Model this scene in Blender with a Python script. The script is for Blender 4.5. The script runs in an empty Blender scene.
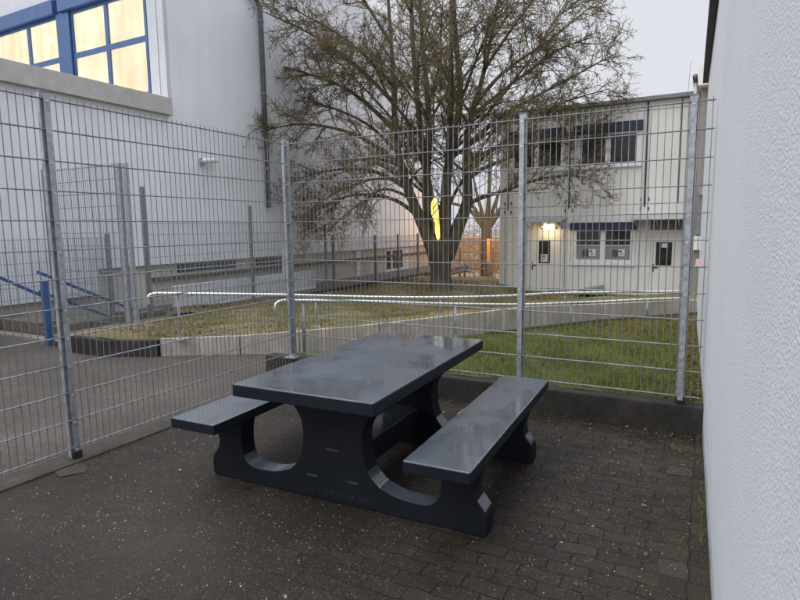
import bpy, bmesh, math, random
import numpy as np
from mathutils import Vector, Matrix
random.seed(11)
rng = np.random.default_rng(5)
sc = bpy.context.scene
col = sc.collection
R = math.radians

# ------------------------------------------------------------------ materials
def mat(name, base, rough=.6, metal=0., var=0., vscale=3., c2=None, bump=0., bscale=40., bdist=.01, rvar=0., spec=.5, stretch=None, detail=6., gen=None):
    """principled material; base mixed with c2 (or a darker base) by world-scale noise, optional bump"""
    m = bpy.data.materials.new(name); m.use_nodes = True
    nt = m.node_tree; N = nt.nodes; L = nt.links
    p = N['Principled BSDF']
    p.inputs['Roughness'].default_value = rough
    p.inputs['Metallic'].default_value = metal
    p.inputs['Specular IOR Level'].default_value = spec
    b4 = (*base, 1)
    p.inputs['Base Color'].default_value = b4
    tc = N.new('ShaderNodeTexCoord'); src = tc.outputs['Object']
    if stretch:
        mp = N.new('ShaderNodeMapping'); mp.inputs['Scale'].default_value = stretch
        L.new(src, mp.inputs['Vector']); src = mp.outputs['Vector']
    m['src'] = 1
    if var or c2:
        n = N.new('ShaderNodeTexNoise'); n.inputs['Scale'].default_value = vscale; n.inputs['Detail'].default_value = detail
        n.inputs['Roughness'].default_value = .65
        L.new(src, n.inputs['Vector'])
        r = N.new('ShaderNodeValToRGB')
        d = c2 if c2 else tuple(max(0, c*(1-var)) for c in base)
        e = base if c2 else tuple(c*(1+var) for c in base)
        r.color_ramp.elements[0].position = .34; r.color_ramp.elements[0].color = (*d, 1)
        r.color_ramp.elements[1].position = .68; r.color_ramp.elements[1].color = (*e, 1)
        L.new(n.outputs['Fac'], r.inputs['Fac']); L.new(r.outputs['Color'], p.inputs['Base Color'])
        if rvar:
            q = N.new('ShaderNodeMapRange'); q.inputs['From Min'].default_value = .35; q.inputs['From Max'].default_value = .65
            q.inputs['To Min'].default_value = rough-rvar; q.inputs['To Max'].default_value = rough+rvar
            L.new(n.outputs['Fac'], q.inputs['Value']); L.new(q.outputs['Result'], p.inputs['Roughness'])
    if bump:
        n = N.new('ShaderNodeTexNoise'); n.inputs['Scale'].default_value = bscale; n.inputs['Detail'].default_value = 5
        L.new(src, n.inputs['Vector'])
        b = N.new('ShaderNodeBump'); b.inputs['Strength'].default_value = bump; b.inputs['Distance'].default_value = bdist
        L.new(n.outputs['Fac'], b.inputs['Height']); L.new(b.outputs['Normal'], p.inputs['Normal'])
    return m

def emis(name, color, strength):
    m = bpy.data.materials.new(name); m.use_nodes = True
    nt = m.node_tree; p = nt.nodes['Principled BSDF']
    p.inputs['Base Color'].default_value = (*color, 1)
    p.inputs['Emission Color'].default_value = (*color, 1)
    p.inputs['Emission Strength'].default_value = strength
    return m

class G:                                       # tiny node-graph helper
    def __init__(s, m):
        s.nt = m.node_tree; s.N = s.nt.nodes; s.L = s.nt.links
    def n(s, t, **kw):
        x = s.N.new(t)
        for k, v in kw.items():
            if k.startswith('i_'): x.inputs[k[2:].replace('_', ' ')].default_value = v
            else: setattr(x, k, v)
        return x
    def l(s, a, b): s.L.new(a, b)
    def math(s, op, a, b=None, c=None):
        x = s.N.new('ShaderNodeMath'); x.operation = op
        for i, v in enumerate((a, b, c)):
            if v is None: continue
            if isinstance(v, (int, float)): x.inputs[i].default_value = v
            else: s.l(v, x.inputs[i])
        return x.outputs[0]
    def mix(s, f, a, b, mode='MIX'):
        x = s.N.new('ShaderNodeMix'); x.data_type = 'RGBA'; x.blend_type = mode
        for i, v in ((0, f), (6, a), (7, b)):
            if isinstance(v, (int, float)): x.inputs[i].default_value = v
            elif isinstance(v, tuple): x.inputs[i].default_value = (*v, 1)
            else: s.l(v, x.inputs[i])
        return x.outputs[2]
    def ramp(s, f, stops):
        x = s.N.new('ShaderNodeValToRGB'); cr = x.color_ramp
        while len(cr.elements) < len(stops): cr.elements.new(.5)
        for e, (p, c) in zip(cr.elements, stops):
            e.position = p; e.color = (*c, 1) if isinstance(c, tuple) else (c, c, c, 1)
        s.l(f, x.inputs['Fac']); return x.outputs['Color']
    def noise(s, vec, scale, detail=5., rough=.6):
        x = s.n('ShaderNodeTexNoise', i_Scale=scale, i_Detail=detail, i_Roughness=rough)
        s.l(vec, x.inputs['Vector']); return x.outputs['Fac']

def wet_ground(name, pavers):
    m = bpy.data.materials.new(name); m.use_nodes = True
    g = G(m); p = g.N['Principled BSDF']
    co = g.n('ShaderNodeTexCoord').outputs['Object']
    big = g.noise(co, .9, 5); mid = g.noise(co, 7, 6, .7); fine = g.noise(co, 90, 4, .7)
    base = g.ramp(big, [(.3, (.0185, .0146, .0113)), (.5, (.0285, .0228, .018)), (.72, (.045, .0362, .0287))] if pavers else
                  [(.3, (.058, .048, .039)), (.5, (.078, .066, .054)), (.72, (.11, .094, .078))])
    c = g.mix(g.math('MULTIPLY', mid, .55), base, g.ramp(mid, [(.3, .55), (.55, 1.), (.8, 1.7)]), 'MULTIPLY')
    c = g.mix(.7 if pavers else .95, c, g.ramp(fine, [(.28, .45), (.5, 1.), (.72, 1.75)]), 'MULTIPLY')
    if not pavers: c = g.mix(.8, c, g.ramp(g.noise(co, 34, 5, .75), [(.36, .6), (.52, 1.), (.66, 1.6)]), 'MULTIPLY')
    # wind-blown brown dirt
    dirt = g.noise(co, 2.3, 8, .75)
    c = g.mix(g.ramp(dirt, [(.56, 0.), (.74, .5)]), c, (.045, .032, .019))
    height = g.math('MULTIPLY', fine, .25)
    if pavers:
        sep = g.n('ShaderNodeSeparateXYZ'); g.l(co, sep.inputs[0])
        x, y = sep.outputs[0], sep.outputs[1]
        wx = g.math('MULTIPLY', g.math('SINE', g.math('MULTIPLY', y, 31.4)), .005)
        wy = g.math('MULTIPLY', g.math('SINE', g.math('MULTIPLY', x, 31.4)), .006)
        jit = g.math('MULTIPLY', g.math('SUBTRACT', g.noise(co, 2.0, 2), .5), .018)
        cmb = g.n('ShaderNodeCombineXYZ')
        g.l(g.math('ADD', g.math('ADD', x, wx), jit), cmb.inputs[0]); g.l(g.math('ADD', g.math('ADD', y, wy), jit), cmb.inputs[1])
        bk = g.n('ShaderNodeTexBrick', i_Scale=1.0, i_Mortar_Size=.005, i_Mortar_Smooth=.35, i_Bias=0., i_Brick_Width=.2, i_Row_Height=.1)
        bk.inputs['Color1'].default_value = (.72, .72, .73, 1); bk.inputs['Color2'].default_value = (1.3, 1.25, 1.18, 1)
        bk.inputs['Mortar'].default_value = (.28, .26, .22, 1)
        g.l(cmb.outputs[0], bk.inputs['Vector'])
        # a header course of squarer, paler worn stones runs along the white wall
        ec = g.n('ShaderNodeTexBrick', i_Scale=1.0, i_Mortar_Size=.005, i_Mortar_Smooth=.3, i_Brick_Width=.16, i_Row_Height=.15)
        ec.offset = 0.; ec.inputs['Color1'].default_value = (.8, .8, .76, 1); ec.inputs['Color2'].default_value = (2.3, 2.2, 1.9, 1); ec.inputs['Mortar'].default_value = (.25, .25, .22, 1); ec.inputs['Bias'].default_value = -.25
        g.l(cmb.outputs[0], ec.inputs['Vector'])
        edge = g.math('GREATER_THAN', g.math('ADD', x, g.math('MULTIPLY', y, .022)), -.06)
        bcol = g.mix(edge, bk.outputs['Color'], ec.outputs['Color']); bfac = g.mix(edge, bk.outputs['Fac'], ec.outputs['Fac'])
        # joints are filled with grit on the left of the yard, clear towards the white wall
        fade = g.n('ShaderNodeMapRange'); fade.inputs['From Min'].default_value = -2.3; fade.inputs['From Max'].default_value = -.5
        fade.inputs['To Min'].default_value = .12; fade.inputs['To Max'].default_value = .95
        g.l(g.math('ADD', x, g.math('MULTIPLY', g.math('SUBTRACT', mid, .5), 3.)), fade.inputs['Value'])
        c = g.mix(fade.outputs[0], c, bcol, 'MULTIPLY')
        height = g.math('SUBTRACT', height, g.math('MULTIPLY', g.math('MULTIPLY', bfac, fade.outputs[0]), .8))
        # olive moss along the joints near the wall
        moss = g.math('MULTIPLY', g.ramp(g.math('ADD', g.math('MULTIPLY', x, .55), g.noise(co, 5, 6)), [(.28, 0.), (.6, .7)]), g.ramp(mid, [(.42, 0.), (.6, 1.)]))
        c = g.mix(moss, c, (.034, .034, .012))
    # pale grit
    for sc_, th, colr in ((62, .26, (.135, .118, .095)), (120, .30, (.17, .155, .13)), (27, .17, (.085, .068, .050))) if pavers else ((48, .26, (.24, .21, .18)), (90, .3, (.30, .275, .24))):
        v = g.n('ShaderNodeTexVoronoi', i_Scale=sc_); g.l(co, v.inputs['Vector'])
        keep = g.n('ShaderNodeSeparateColor'); g.l(v.outputs['Color'], keep.inputs[0])
        k = g.math('MULTIPLY', g.math('LESS_THAN', v.outputs['Distance'], th), g.math('GREATER_THAN', keep.outputs[0], .80))
        k = g.math('MULTIPLY', k, g.ramp(g.noise(co, 3.1, 3), [(.35, .25), (.6, 1.)]))
        c = g.mix(g.math('MULTIPLY', k, .85), c, colr)
        height = g.math('ADD', height, g.math('MULTIPLY', k, .4))
    g.l(c, p.inputs['Base Color'])
    rr = g.ramp(mid, [(.3, .42), (.7, .78)]); g.l(rr, p.inputs['Roughness'])
    p.inputs['Specular IOR Level'].default_value = .26
    b = g.n('ShaderNodeBump', i_Strength=.75, i_Distance=.008); g.l(height, b.inputs['Height']); g.l(b.outputs[0], p.inputs['Normal'])
    return m

def plaster(name, base, grain, strength, dirt=.12, dist=.006, base_dirt=None):
    m = bpy.data.materials.new(name); m.use_nodes = True
    g = G(m); p = g.N['Principled BSDF']; p.inputs['Roughness'].default_value = .85; p.inputs['Specular IOR Level'].default_value = .25
    co = g.n('ShaderNodeTexCoord').outputs['Object']
    lo = g.noise(co, .45, 6, .65)
    mp = g.n('ShaderNodeMapping'); mp.inputs['Scale'].default_value = (1.2, 1.2, .12); g.l(co, mp.inputs['Vector'])
    st = g.noise(mp.outputs[0], 1.6, 6, .7)
    c = g.mix(1., base, g.ramp(lo, [(.3, 1-dirt), (.7, 1+dirt*.3)]), 'MULTIPLY')
    c = g.mix(.6, c, g.ramp(st, [(.3, 1-dirt), (.62, 1.)]), 'MULTIPLY')
    if base_dirt:
        sz = g.n('ShaderNodeSeparateXYZ'); g.l(co, sz.inputs[0])
        dz = g.math('ADD', sz.outputs[2], g.math('MULTIPLY', g.math('SUBTRACT', g.noise(co, 9, 7, .75), .5), .5))
        c = g.mix(g.ramp(dz, [(base_dirt[0], .75), (base_dirt[1], 0.)]), c, (.13, .125, .095))
    n1 = g.noise(co, grain, 3, .6)
    v = g.n('ShaderNodeTexVoronoi', i_Scale=grain*.8); g.l(co, v.inputs['Vector'])
    c = g.mix(min(1, strength), c, g.ramp(n1, [(.3, .8), (.6, 1.03)]), 'MULTIPLY')
    g.l(c, p.inputs['Base Color'])
    h = g.math('ADD', n1, g.math('MULTIPLY', v.outputs['Distance'], .6))
    b = g.n('ShaderNodeBump', i_Strength=strength, i_Distance=dist); g.l(h, b.inputs['Height']); g.l(b.outputs[0], p.inputs['Normal'])
    return m

def concrete(name, base, dark, streak=True):
    m = bpy.data.materials.new(name); m.use_nodes = True
    g = G(m); p = g.N['Principled BSDF']; p.inputs['Roughness'].default_value = .8; p.inputs['Specular IOR Level'].default_value = .3
    co = g.n('ShaderNodeTexCoord').outputs['Object']
    a = g.noise(co, 4, 8, .7)
    c = g.ramp(a, [(.32, dark), (.66, base)])
    if streak:
        mp = g.n('ShaderNodeMapping'); mp.inputs['Scale'].default_value = (5, 5, .35); g.l(co, mp.inputs['Vector'])
        s = g.noise(mp.outputs[0], 2.4, 5, .6)
        c = g.mix(1., c, g.ramp(s, [(.35, .84), (.58, 1.), (.76, 1.35)]), 'MULTIPLY')
    f = g.noise(co, 60, 4, .7)
    c = g.mix(.5, c, g.ramp(f, [(.3, .65), (.7, 1.35)]), 'MULTIPLY')
    g.l(c, p.inputs['Base Color'])
    b = g.n('ShaderNodeBump', i_Strength=.5, i_Distance=.01); g.l(f, b.inputs['Height']); g.l(b.outputs[0], p.inputs['Normal'])
    return m

def table_mat(name, top):
    m = bpy.data.materials.new(name); m.use_nodes = True
    g = G(m); p = g.N['Principled BSDF']
    co = g.n('ShaderNodeTexCoord').outputs['Object']
    a = g.noise(co, 2.6, 7, .6); b_ = g.noise(co, 38, 5, .75)
    if top:
        c = g.ramp(a, [(.3, (.062, .074, .090)), (.7, (.086, .101, .121))])  # paler base carries the sky sheen of upward faces
        film = g.ramp(g.noise(co, 1.9, 4, .55), [(.42, 0.), (.53, 1.)])      # standing film of water against dry speckled patches
        sp = g.math('MULTIPLY', g.ramp(b_, [(.52, 0.), (.6, 1.)]), g.ramp(g.noise(co, 4.5, 5), [(.47, 0.), (.62, 1.)]))
        c = g.mix(g.math('MULTIPLY', sp, .6), c, (.014, .017, .022))
        g.l(c, p.inputs['Base Color'])
        r = g.mix(film, g.ramp(b_, [(.3, .34), (.7, .5)]), g.ramp(b_, [(.3, .13), (.7, .22)]))
        g.l(r, p.inputs['Roughness'])
        p.inputs['Coat Roughness'].default_value = .07; g.l(g.mix(film, (.05,)*3, (1.,)*3), p.inputs['Coat Weight'])
        b = g.n('ShaderNodeBump', i_Strength=.12, i_Distance=.004); g.l(b_, b.inputs['Height'])
    else:
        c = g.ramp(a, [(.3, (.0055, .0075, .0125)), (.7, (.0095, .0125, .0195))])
        c = g.mix(.5, c, g.ramp(b_, [(.3, .7), (.7, 1.3)]), 'MULTIPLY')
        g.l(c, p.inputs['Base Color']); p.inputs['Roughness'].default_value = .6; p.inputs['Specular IOR Level'].default_value = .22
        b = g.n('ShaderNodeBump', i_Strength=.15, i_Distance=.004); g.l(b_, b.inputs['Height'])
    g.l(b.outputs[0], p.inputs['Normal'])
    return m

def foliage(name, stops, scale, rough=.8):
    m = bpy.data.materials.new(name); m.use_nodes = True
    g = G(m); p = g.N['Principled BSDF']; p.inputs['Roughness'].default_value = rough; p.inputs['Specular IOR Level'].default_value = .2
    co = g.n('ShaderNodeTexCoord').outputs['Object']
    f = g.noise(co, scale, 6, .7); f2 = g.noise(co, scale*9, 3, .6)
    s = g.math('ADD', g.math('MULTIPLY', f, .65), g.math('MULTIPLY', f2, .35))
    g.l(g.ramp(s, stops), p.inputs['Base Color'])
    return m

def bark_mat(name, a, b, c3, scale=(9, 9, 2)):
    m = bpy.data.materials.new(name); m.use_nodes = True
    g = G(m); p = g.N['Principled BSDF']; p.inputs['Roughness'].default_value = .9; p.inputs['Specular IOR Level'].default_value = .15
    co = g.n('ShaderNodeTexCoord').outputs['Object']
    mp = g.n('ShaderNodeMapping'); mp.inputs['Scale'].default_value = scale; g.l(co, mp.inputs['Vector'])
    f = g.noise(mp.outputs[0], 1.6, 7, .7)
    c = g.ramp(f, [(.33, a), (.6, b)])
    li = g.noise(co, 1.4, 7, .7)
    c = g.mix(g.ramp(li, [(.45, 0.), (.62, .8)]), c, c3)
    g.l(c, p.inputs['Base Color'])
    b_ = g.n('ShaderNodeBump', i_Strength=.9, i_Distance=.03); g.l(f, b_.inputs['Height']); g.l(b_.outputs[0], p.inputs['Normal'])
    return m

def lit_glass(name):
    m = bpy.data.materials.new(name); m.use_nodes = True
    g = G(m); p = g.N['Principled BSDF']; p.inputs['Roughness'].default_value = .15
    co = g.n('ShaderNodeTexCoord').outputs['Object']
    mp = g.n('ShaderNodeMapping'); mp.inputs['Scale'].default_value = (2.2, 1, .35); g.l(co, mp.inputs['Vector'])
    f = g.noise(mp.outputs[0], 2.2, 5, .6); f2 = g.noise(co, .55, 3, .5)
    c = g.mix(g.ramp(f, [(.38, 0.), (.62, 1.)]), (.90, .74, .42), (1.08, 1.0, .72))
    c = g.mix(g.ramp(f2, [(.33, .7), (.58, 0.)]), c, (.78, .60, .38))
    # bright reflections of ceiling lights
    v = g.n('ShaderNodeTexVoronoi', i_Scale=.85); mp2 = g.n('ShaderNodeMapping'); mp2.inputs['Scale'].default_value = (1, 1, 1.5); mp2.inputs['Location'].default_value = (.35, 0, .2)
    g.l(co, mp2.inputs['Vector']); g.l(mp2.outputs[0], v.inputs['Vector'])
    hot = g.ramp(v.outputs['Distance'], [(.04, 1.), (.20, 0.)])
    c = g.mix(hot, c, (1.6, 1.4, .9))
    g.l(c, p.inputs['Emission Color']); p.inputs['Emission Strength'].default_value = 1.03
    p.inputs['Base Color'].default_value = (.03, .025, .02, 1)
    return m

M = {}
M['pavers'] = wet_ground('wet_pavers', True)
M['asphalt'] = wet_ground('gritty_asphalt', False)
M['plaster'] = plaster('rough_plaster', (.72, .74, .775), 165, .62, .07, .005)
M['plinth'] = plaster('smooth_plinth', (.66, .70, .75), 200, .15, .08, .006, (0., .16))
M['gym_white'] = plaster('gym_render', (.77, .80, .86), 30, .08, .12)
M['gym_white_dimmed'] = plaster('gym_render_dimmed', (.60, .62, .66), 30, .08, .14)  # hall render darkened in colour to offset the sun on this face
M['beige'] = plaster('plinth_render', (.58, .56, .505), 30, .1, .2)
M['panelling'] = plaster('container_panel', (.82, .81, .775), 25, .05, .10)
M['white'] = mat('white_paint', (.74, .75, .76), .45, var=.06, vscale=4)
M['white_board'] = mat('white_boarding', (.62, .66, .70), .6, var=.1, vscale=3)
M['blue'] = mat('blue_paint', (.028, .085, .235), .4, var=.15, vscale=6)
M['coping'] = mat('stone_coping', (.44, .435, .425), .8, var=.12, vscale=5, bump=.3)
M['galv'] = mat('galvanised_post', (.36, .385, .41), .5, .55, var=.28, vscale=26, rvar=.12)
M['galv_dark'] = mat('galvanised_dark', (.20, .215, .235), .5, .5, var=.25, vscale=20)
M['wire'] = mat('galvanised_wire', (.225, .236, .252), .42, .45, var=.2, vscale=12)
M['black'] = mat('black_rubber', (.012, .012, .013), .6, var=.3, vscale=8)
M['steel'] = mat('polished_handrail', (.72, .73, .74), .28, .8, var=.08, vscale=9)
M['conc'] = concrete('ramp_concrete', (.47, .43, .375), (.33, .30, .26))
M['conc_dark'] = concrete('weathered_kerb', (.050, .044, .039), (.016, .0145, .013), False)
M['conc_mid'] = concrete('concrete_strip', (.14, .125, .108), (.075, .066, .057), False)
M['strip'] = concrete('strip_concrete', (.082, .070, .058), (.040, .034, .028), False)
M['step'] = concrete('step_concrete', (.19, .17, .145), (.11, .098, .085), False)
M['conc_light'] = concrete('pale_kerb', (.30, .27, .23), (.17, .15, .125), False)
M['dark'] = mat('dark_soil', (.022, .019, .016), .9, var=.5, vscale=7, bump=.6)
M['soil'] = foliage('leaf_soil', [(.3, (.055, .040, .026)), (.5, (.10, .078, .035)), (.7, (.15, .115, .07))], 3.)
M['turf'] = foliage('turf_soil', [(.3, (.065, .065, .024)), (.46, (.12, .11, .042)), (.6, (.22, .165, .095))], 1.1)
M['turf_near'] = foliage('turf_near', [(.3, (.046, .056, .013)), (.5, (.080, .095, .022)), (.7, (.13, .115, .04))], 2.2)
M['blade'] = foliage('grass_blade', [(.3, (.070, .105, .018)), (.5, (.14, .17, .034)), (.66, (.25, .23, .06))], 1.5)
M['blade_dry'] = foliage('grass_dry', [(.3, (.085, .10, .028)), (.48, (.155, .145, .05)), (.64, (.25, .19, .10))], .9)
M['leaf'] = foliage('fallen_leaf', [(.3, (.075, .034, .019)), (.5, (.13, .068, .032)), (.7, (.22, .15, .08))], 9)
M['field'] = foliage('field_brown', [(.3, (.22, .15, .09)), (.5, (.32, .235, .14)), (.7, (.40, .31, .19))], .35)
M['scrub'] = foliage('scrub_brown', [(.3, (.20, .105, .05)), (.5, (.34, .19, .09)), (.7, (.46, .28, .15))], .8)
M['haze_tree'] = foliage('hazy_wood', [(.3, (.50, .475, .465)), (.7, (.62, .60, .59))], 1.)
M['bark'] = bark_mat('tree_bark', (.040, .033, .026), (.118, .098, .074), (.115, .105, .062))
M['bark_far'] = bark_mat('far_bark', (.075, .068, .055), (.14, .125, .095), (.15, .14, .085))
M['twig'] = bark_mat('lichen_twig', (.085, .068, .042), (.175, .142, .085), (.215, .182, .098), (2, 2, 2))
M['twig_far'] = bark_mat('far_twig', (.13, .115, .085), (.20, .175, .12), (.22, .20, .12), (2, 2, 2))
M['glass_dark'] = mat('dark_glass', (.028, .025, .022), .08, var=.6, vscale=2.5)
M['glass_frost'] = mat('frosted_film', (.22, .225, .235), .4, var=.1, vscale=2)
M['canopy'] = mat('greenish_canopy_glass', (.30, .36, .33), .15, var=.1, vscale=3)
M['shutter'] = mat('navy_shutter_box', (.018, .028, .062), .5, var=.2, vscale=5)
M['roof_edge'] = mat('grey_roof_edge', (.19, .205, .21), .5, var=.15, vscale=4)
M['seam'] = mat('dark_seam', (.035, .035, .035), .6, var=.2, vscale=4)
M['pipe'] = mat('zinc_downpipe', (.17, .185, .20), .5, .4, var=.25, vscale=7)
M['paper'] = mat('paper_notice', (.75, .76, .76), .8, var=.1, vscale=14)
M['paper_dark'] = mat('printed_picture', (.10, .08, .075), .7, var=.7, vscale=25)
M['pink'] = mat('pink_tag', (.72, .50, .58), .6, var=.1, vscale=9)
M['window_lit'] = lit_glass('lit_window')
M['fork_glow'] = emis('fork_glow', (1., .72, .16), 1.)  # emission of the added glowing shape in the tree fork
g = G(M['fork_glow']); p_ = g.N['Principled BSDF']; co_ = g.n('ShaderNodeTexCoord').outputs['Object']
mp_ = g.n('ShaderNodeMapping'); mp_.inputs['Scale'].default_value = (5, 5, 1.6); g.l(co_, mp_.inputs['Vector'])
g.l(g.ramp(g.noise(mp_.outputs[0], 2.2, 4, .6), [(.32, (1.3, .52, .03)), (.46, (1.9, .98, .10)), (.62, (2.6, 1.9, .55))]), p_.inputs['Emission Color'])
M['lamp_warm'] = emis('bulkhead_glow', (1., .80, .42), 4.)
M['lamplit_wood'] = mat('lamplit_post', (.70, .36, .11), .7, var=.15, vscale=5)  # orange lamplight on the wood put into the base colour
M['wood'] = mat('weathered_wood', (.22, .165, .11), .8, var=.3, vscale=6)
M['table'] = table_mat('anthracite_concrete', False)
M['table_sheen'] = table_mat('wet_sheen_top', True)  # wet concrete, with sky sheen put into a paler base colour
M['table_letter'] = mat('highlit_lettering', (.020, .024, .033), .55, var=.4, vscale=30)  # lighter colour stands in for edge highlights on the raised strokes
M['table_mark'] = mat('worn_slot', (.034, .038, .046), .5, var=.3, vscale=30)
M['grit'] = mat('pale_grit', (.33, .30, .25), .8, var=.5, vscale=15)
M['annex'] = plaster('annex_taupe', (.30, .285, .265), 25, .1, .15)

# ------------------------------------------------------------------ mesh helpers
class MB:
    def __init__(s): s.v = []; s.f = []
    def poly(s, pts, faces):
        o = len(s.v); s.v += [tuple(p) for p in pts]; s.f += [tuple(o+i for i in f) for f in faces]; return s
    def box(s, x0, x1, y0, y1, z0, z1):
        x0, x1 = min(x0, x1), max(x0, x1); y0, y1 = min(y0, y1), max(y0, y1); z0, z1 = min(z0, z1), max(z0, z1)
        return s.poly([(x0,y0,z0),(x1,y0,z0),(x1,y1,z0),(x0,y1,z0),(x0,y0,z1),(x1,y0,z1),(x1,y1,z1),(x0,y1,z1)],
               [(0,3,2,1),(4,5,6,7),(0,1,5,4),(1,2,6,5),(2,3,7,6),(3,0,4,7)])
    def obox(s, c, ax, ay, hx, hy, z0, z1):     # oriented in plan: unit axes ax, ay, centre c
        P = []
        for z in (z0, z1):
            for sx, sy in ((-1,-1),(1,-1),(1,1),(-1,1)):
                P.append((c[0]+ax[0]*hx*sx+ay[0]*hy*sy, c[1]+ax[1]*hx*sx+ay[1]*hy*sy, z))
        return s.poly(P, [(0,3,2,1),(4,5,6,7),(0,1,5,4),(1,2,6,5),(2,3,7,6),(3,0,4,7)])
    def tube(s, pts, r, n=8, caps=True):
        P = [Vector(p) for p in pts]; k = len(P)
        rs = [r]*k if isinstance(r, (int, float)) else list(r)
        o = len(s.v); ref = None
        for i, p in enumerate(P):
            t = (P[min(i+1, k-1)]-P[max(i-1, 0)]).normalized()
            if ref is None:
                ref = t.orthogonal().normalized()
                if abs(t.z) < .5:
                    ref = Vector((0,0,1)).cross(t).normalized()
            ref = (ref-t*ref.dot(t)).normalized(); b = t.cross(ref)
            for j in range(n):
                a = 2*math.pi*(j+.5)/n
                s.v.append(tuple(p+(ref*math.cos(a)+b*math.sin(a))*rs[i]))
        for i in range(k-1):
            for j in range(n):
                s.f.append((o+i*n+j, o+i*n+(j+1) % n, o+(i+1)*n+(j+1) % n, o+(i+1)*n+j))
        if caps:
            s.f.append(tuple(o+j for j in range(n-1, -1, -1))); s.f.append(tuple(o+(k-1)*n+j for j in range(n)))
        return s

def origin_of(o):
    v = Vector((0,0,0))
    while o is not None: v += o.location; o = o.parent
    return v
def link(o, parent=None):
    col.objects.link(o)
    if parent is not None: o.parent = parent
    return o
def make(name, mb, m, parent=None, bevel=0., smooth=False, local=False, at=None):
    """one mesh object; vertices given in world space unless local; at = object origin for a top-level mesh"""
    me = bpy.data.meshes.new(name)
    off = Vector((0,0,0)) if local else (origin_of(parent) if parent is not None else Vector(at or (0,0,0)))
    me.from_pydata([(x-off.x, y-off.y, z-off.z) for x, y, z in mb.v], [], mb.f)
    if bevel:
        bm = bmesh.new(); bm.from_mesh(me)
        es = [e for e in bm.edges if len(e.link_faces) == 2 and e.calc_face_angle(0) > .6]
        bmesh.ops.bevel(bm, geom=es, offset=bevel, segments=2, profile=.6, affect='EDGES', clamp_overlap=True)
        bm.to_mesh(me); bm.free()
    me.materials.append(m)
    if smooth:
        me.polygons.foreach_set('use_smooth', [True]*len(me.polygons))
    o = bpy.data.objects.new(name, me)
    if parent is None and at: o.location = at
    return link(o, parent)
def fast(name, V, F, m, parent=None, smooth=False):
    """numpy arrays -> mesh; F is (n,k)"""
    me = bpy.data.meshes.new(name)
    off = np.array(origin_of(parent)) if parent is not None else 0
    V = np.asarray(V, dtype=np.float32)-off; F = np.asarray(F, dtype=np.int32)
    me.vertices.add(len(V)); me.vertices.foreach_set('co', V.astype(np.float32).ravel())
    n, k = F.shape
    me.loops.add(n*k); me.loops.foreach_set('vertex_index', F.ravel())
    me.polygons.add(n); me.polygons.foreach_set('loop_start', np.arange(0, n*k, k, dtype=np.int32))
    me.polygons.foreach_set('loop_total', np.full(n, k, dtype=np.int32))
    if smooth: me.polygons.foreach_set('use_smooth', np.ones(n, dtype=bool))
    me.update(calc_edges=True); me.materials.append(m)
    return link(bpy.data.objects.new(name, me), parent)
def thing(name, label, cat, loc=(0,0,0), rz=0., group=None):
    o = bpy.data.objects.new(name, None); o.empty_display_size = .1
    o.location = loc; o.rotation_euler = (0,0,rz); col.objects.link(o)
    return tag(o, label, cat, group)
def tag(o, label, cat, group=None, kind=None):
    o['label'] = label; o['category'] = cat
    if group: o['group'] = group
    if kind: o['kind'] = kind
    return o
def struct(o): o['kind'] = 'structure'; return o
def B(*a): return MB().box(*a)

# ------------------------------------------------------------------ the ground
WALL = [(-6.18,4.88,.225),(-5.3,5.41,.24),(-4.62,5.79,.29),(-3.82,6.5,.33),(-2.74,7.67,.40),(-2.28,8.39,.41),(-1.45,9.54,.345),(-.17,10.88,.31),(.4,11.5,.30)]
def wall_y(x): return float(np.interp(x, [w[0] for w in WALL], [w[1] for w in WALL]))
def wall_z(x): return float(np.interp(x, [w[0] for w in WALL], [w[2] for w in WALL]))
def sm(t): t = min(1, max(0, t)); return t*t*(3-2*t)
def lawn_z(x, y):
    t = sm((y-wall_y(x)-.2)/7.5); he = -.08+(-.30)*sm((x+6.4)/2.0)
    return (wall_z(x)-.015)*(1-t)+he*t
def bank_z(x, y):                                # green bank between kerb and ramp wall
    t = sm((y-4.9)/max(.4, wall_y(x)-4.9)); return .215*(1-t)+.06*t
def hill(x, y):
    return -.5+.75*sm((y-24)/75)+.12*math.sin(x*.05)*sm((y-40)/60)
def grid(xs, ys, zf):
    V = [(x, y, zf(x, y)) for y in ys for x in xs]; n = len(xs)
    F = [(j*n+i, j*n+i+1, (j+1)*n+i+1, (j+1)*n+i) for j in range(len(ys)-1) for i in range(n-1)]
    m = MB(); m.poly(V, F); return m
lin = lambda a, b, n: [a+(b-a)*i/(n-1) for i in range(n)]

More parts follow.
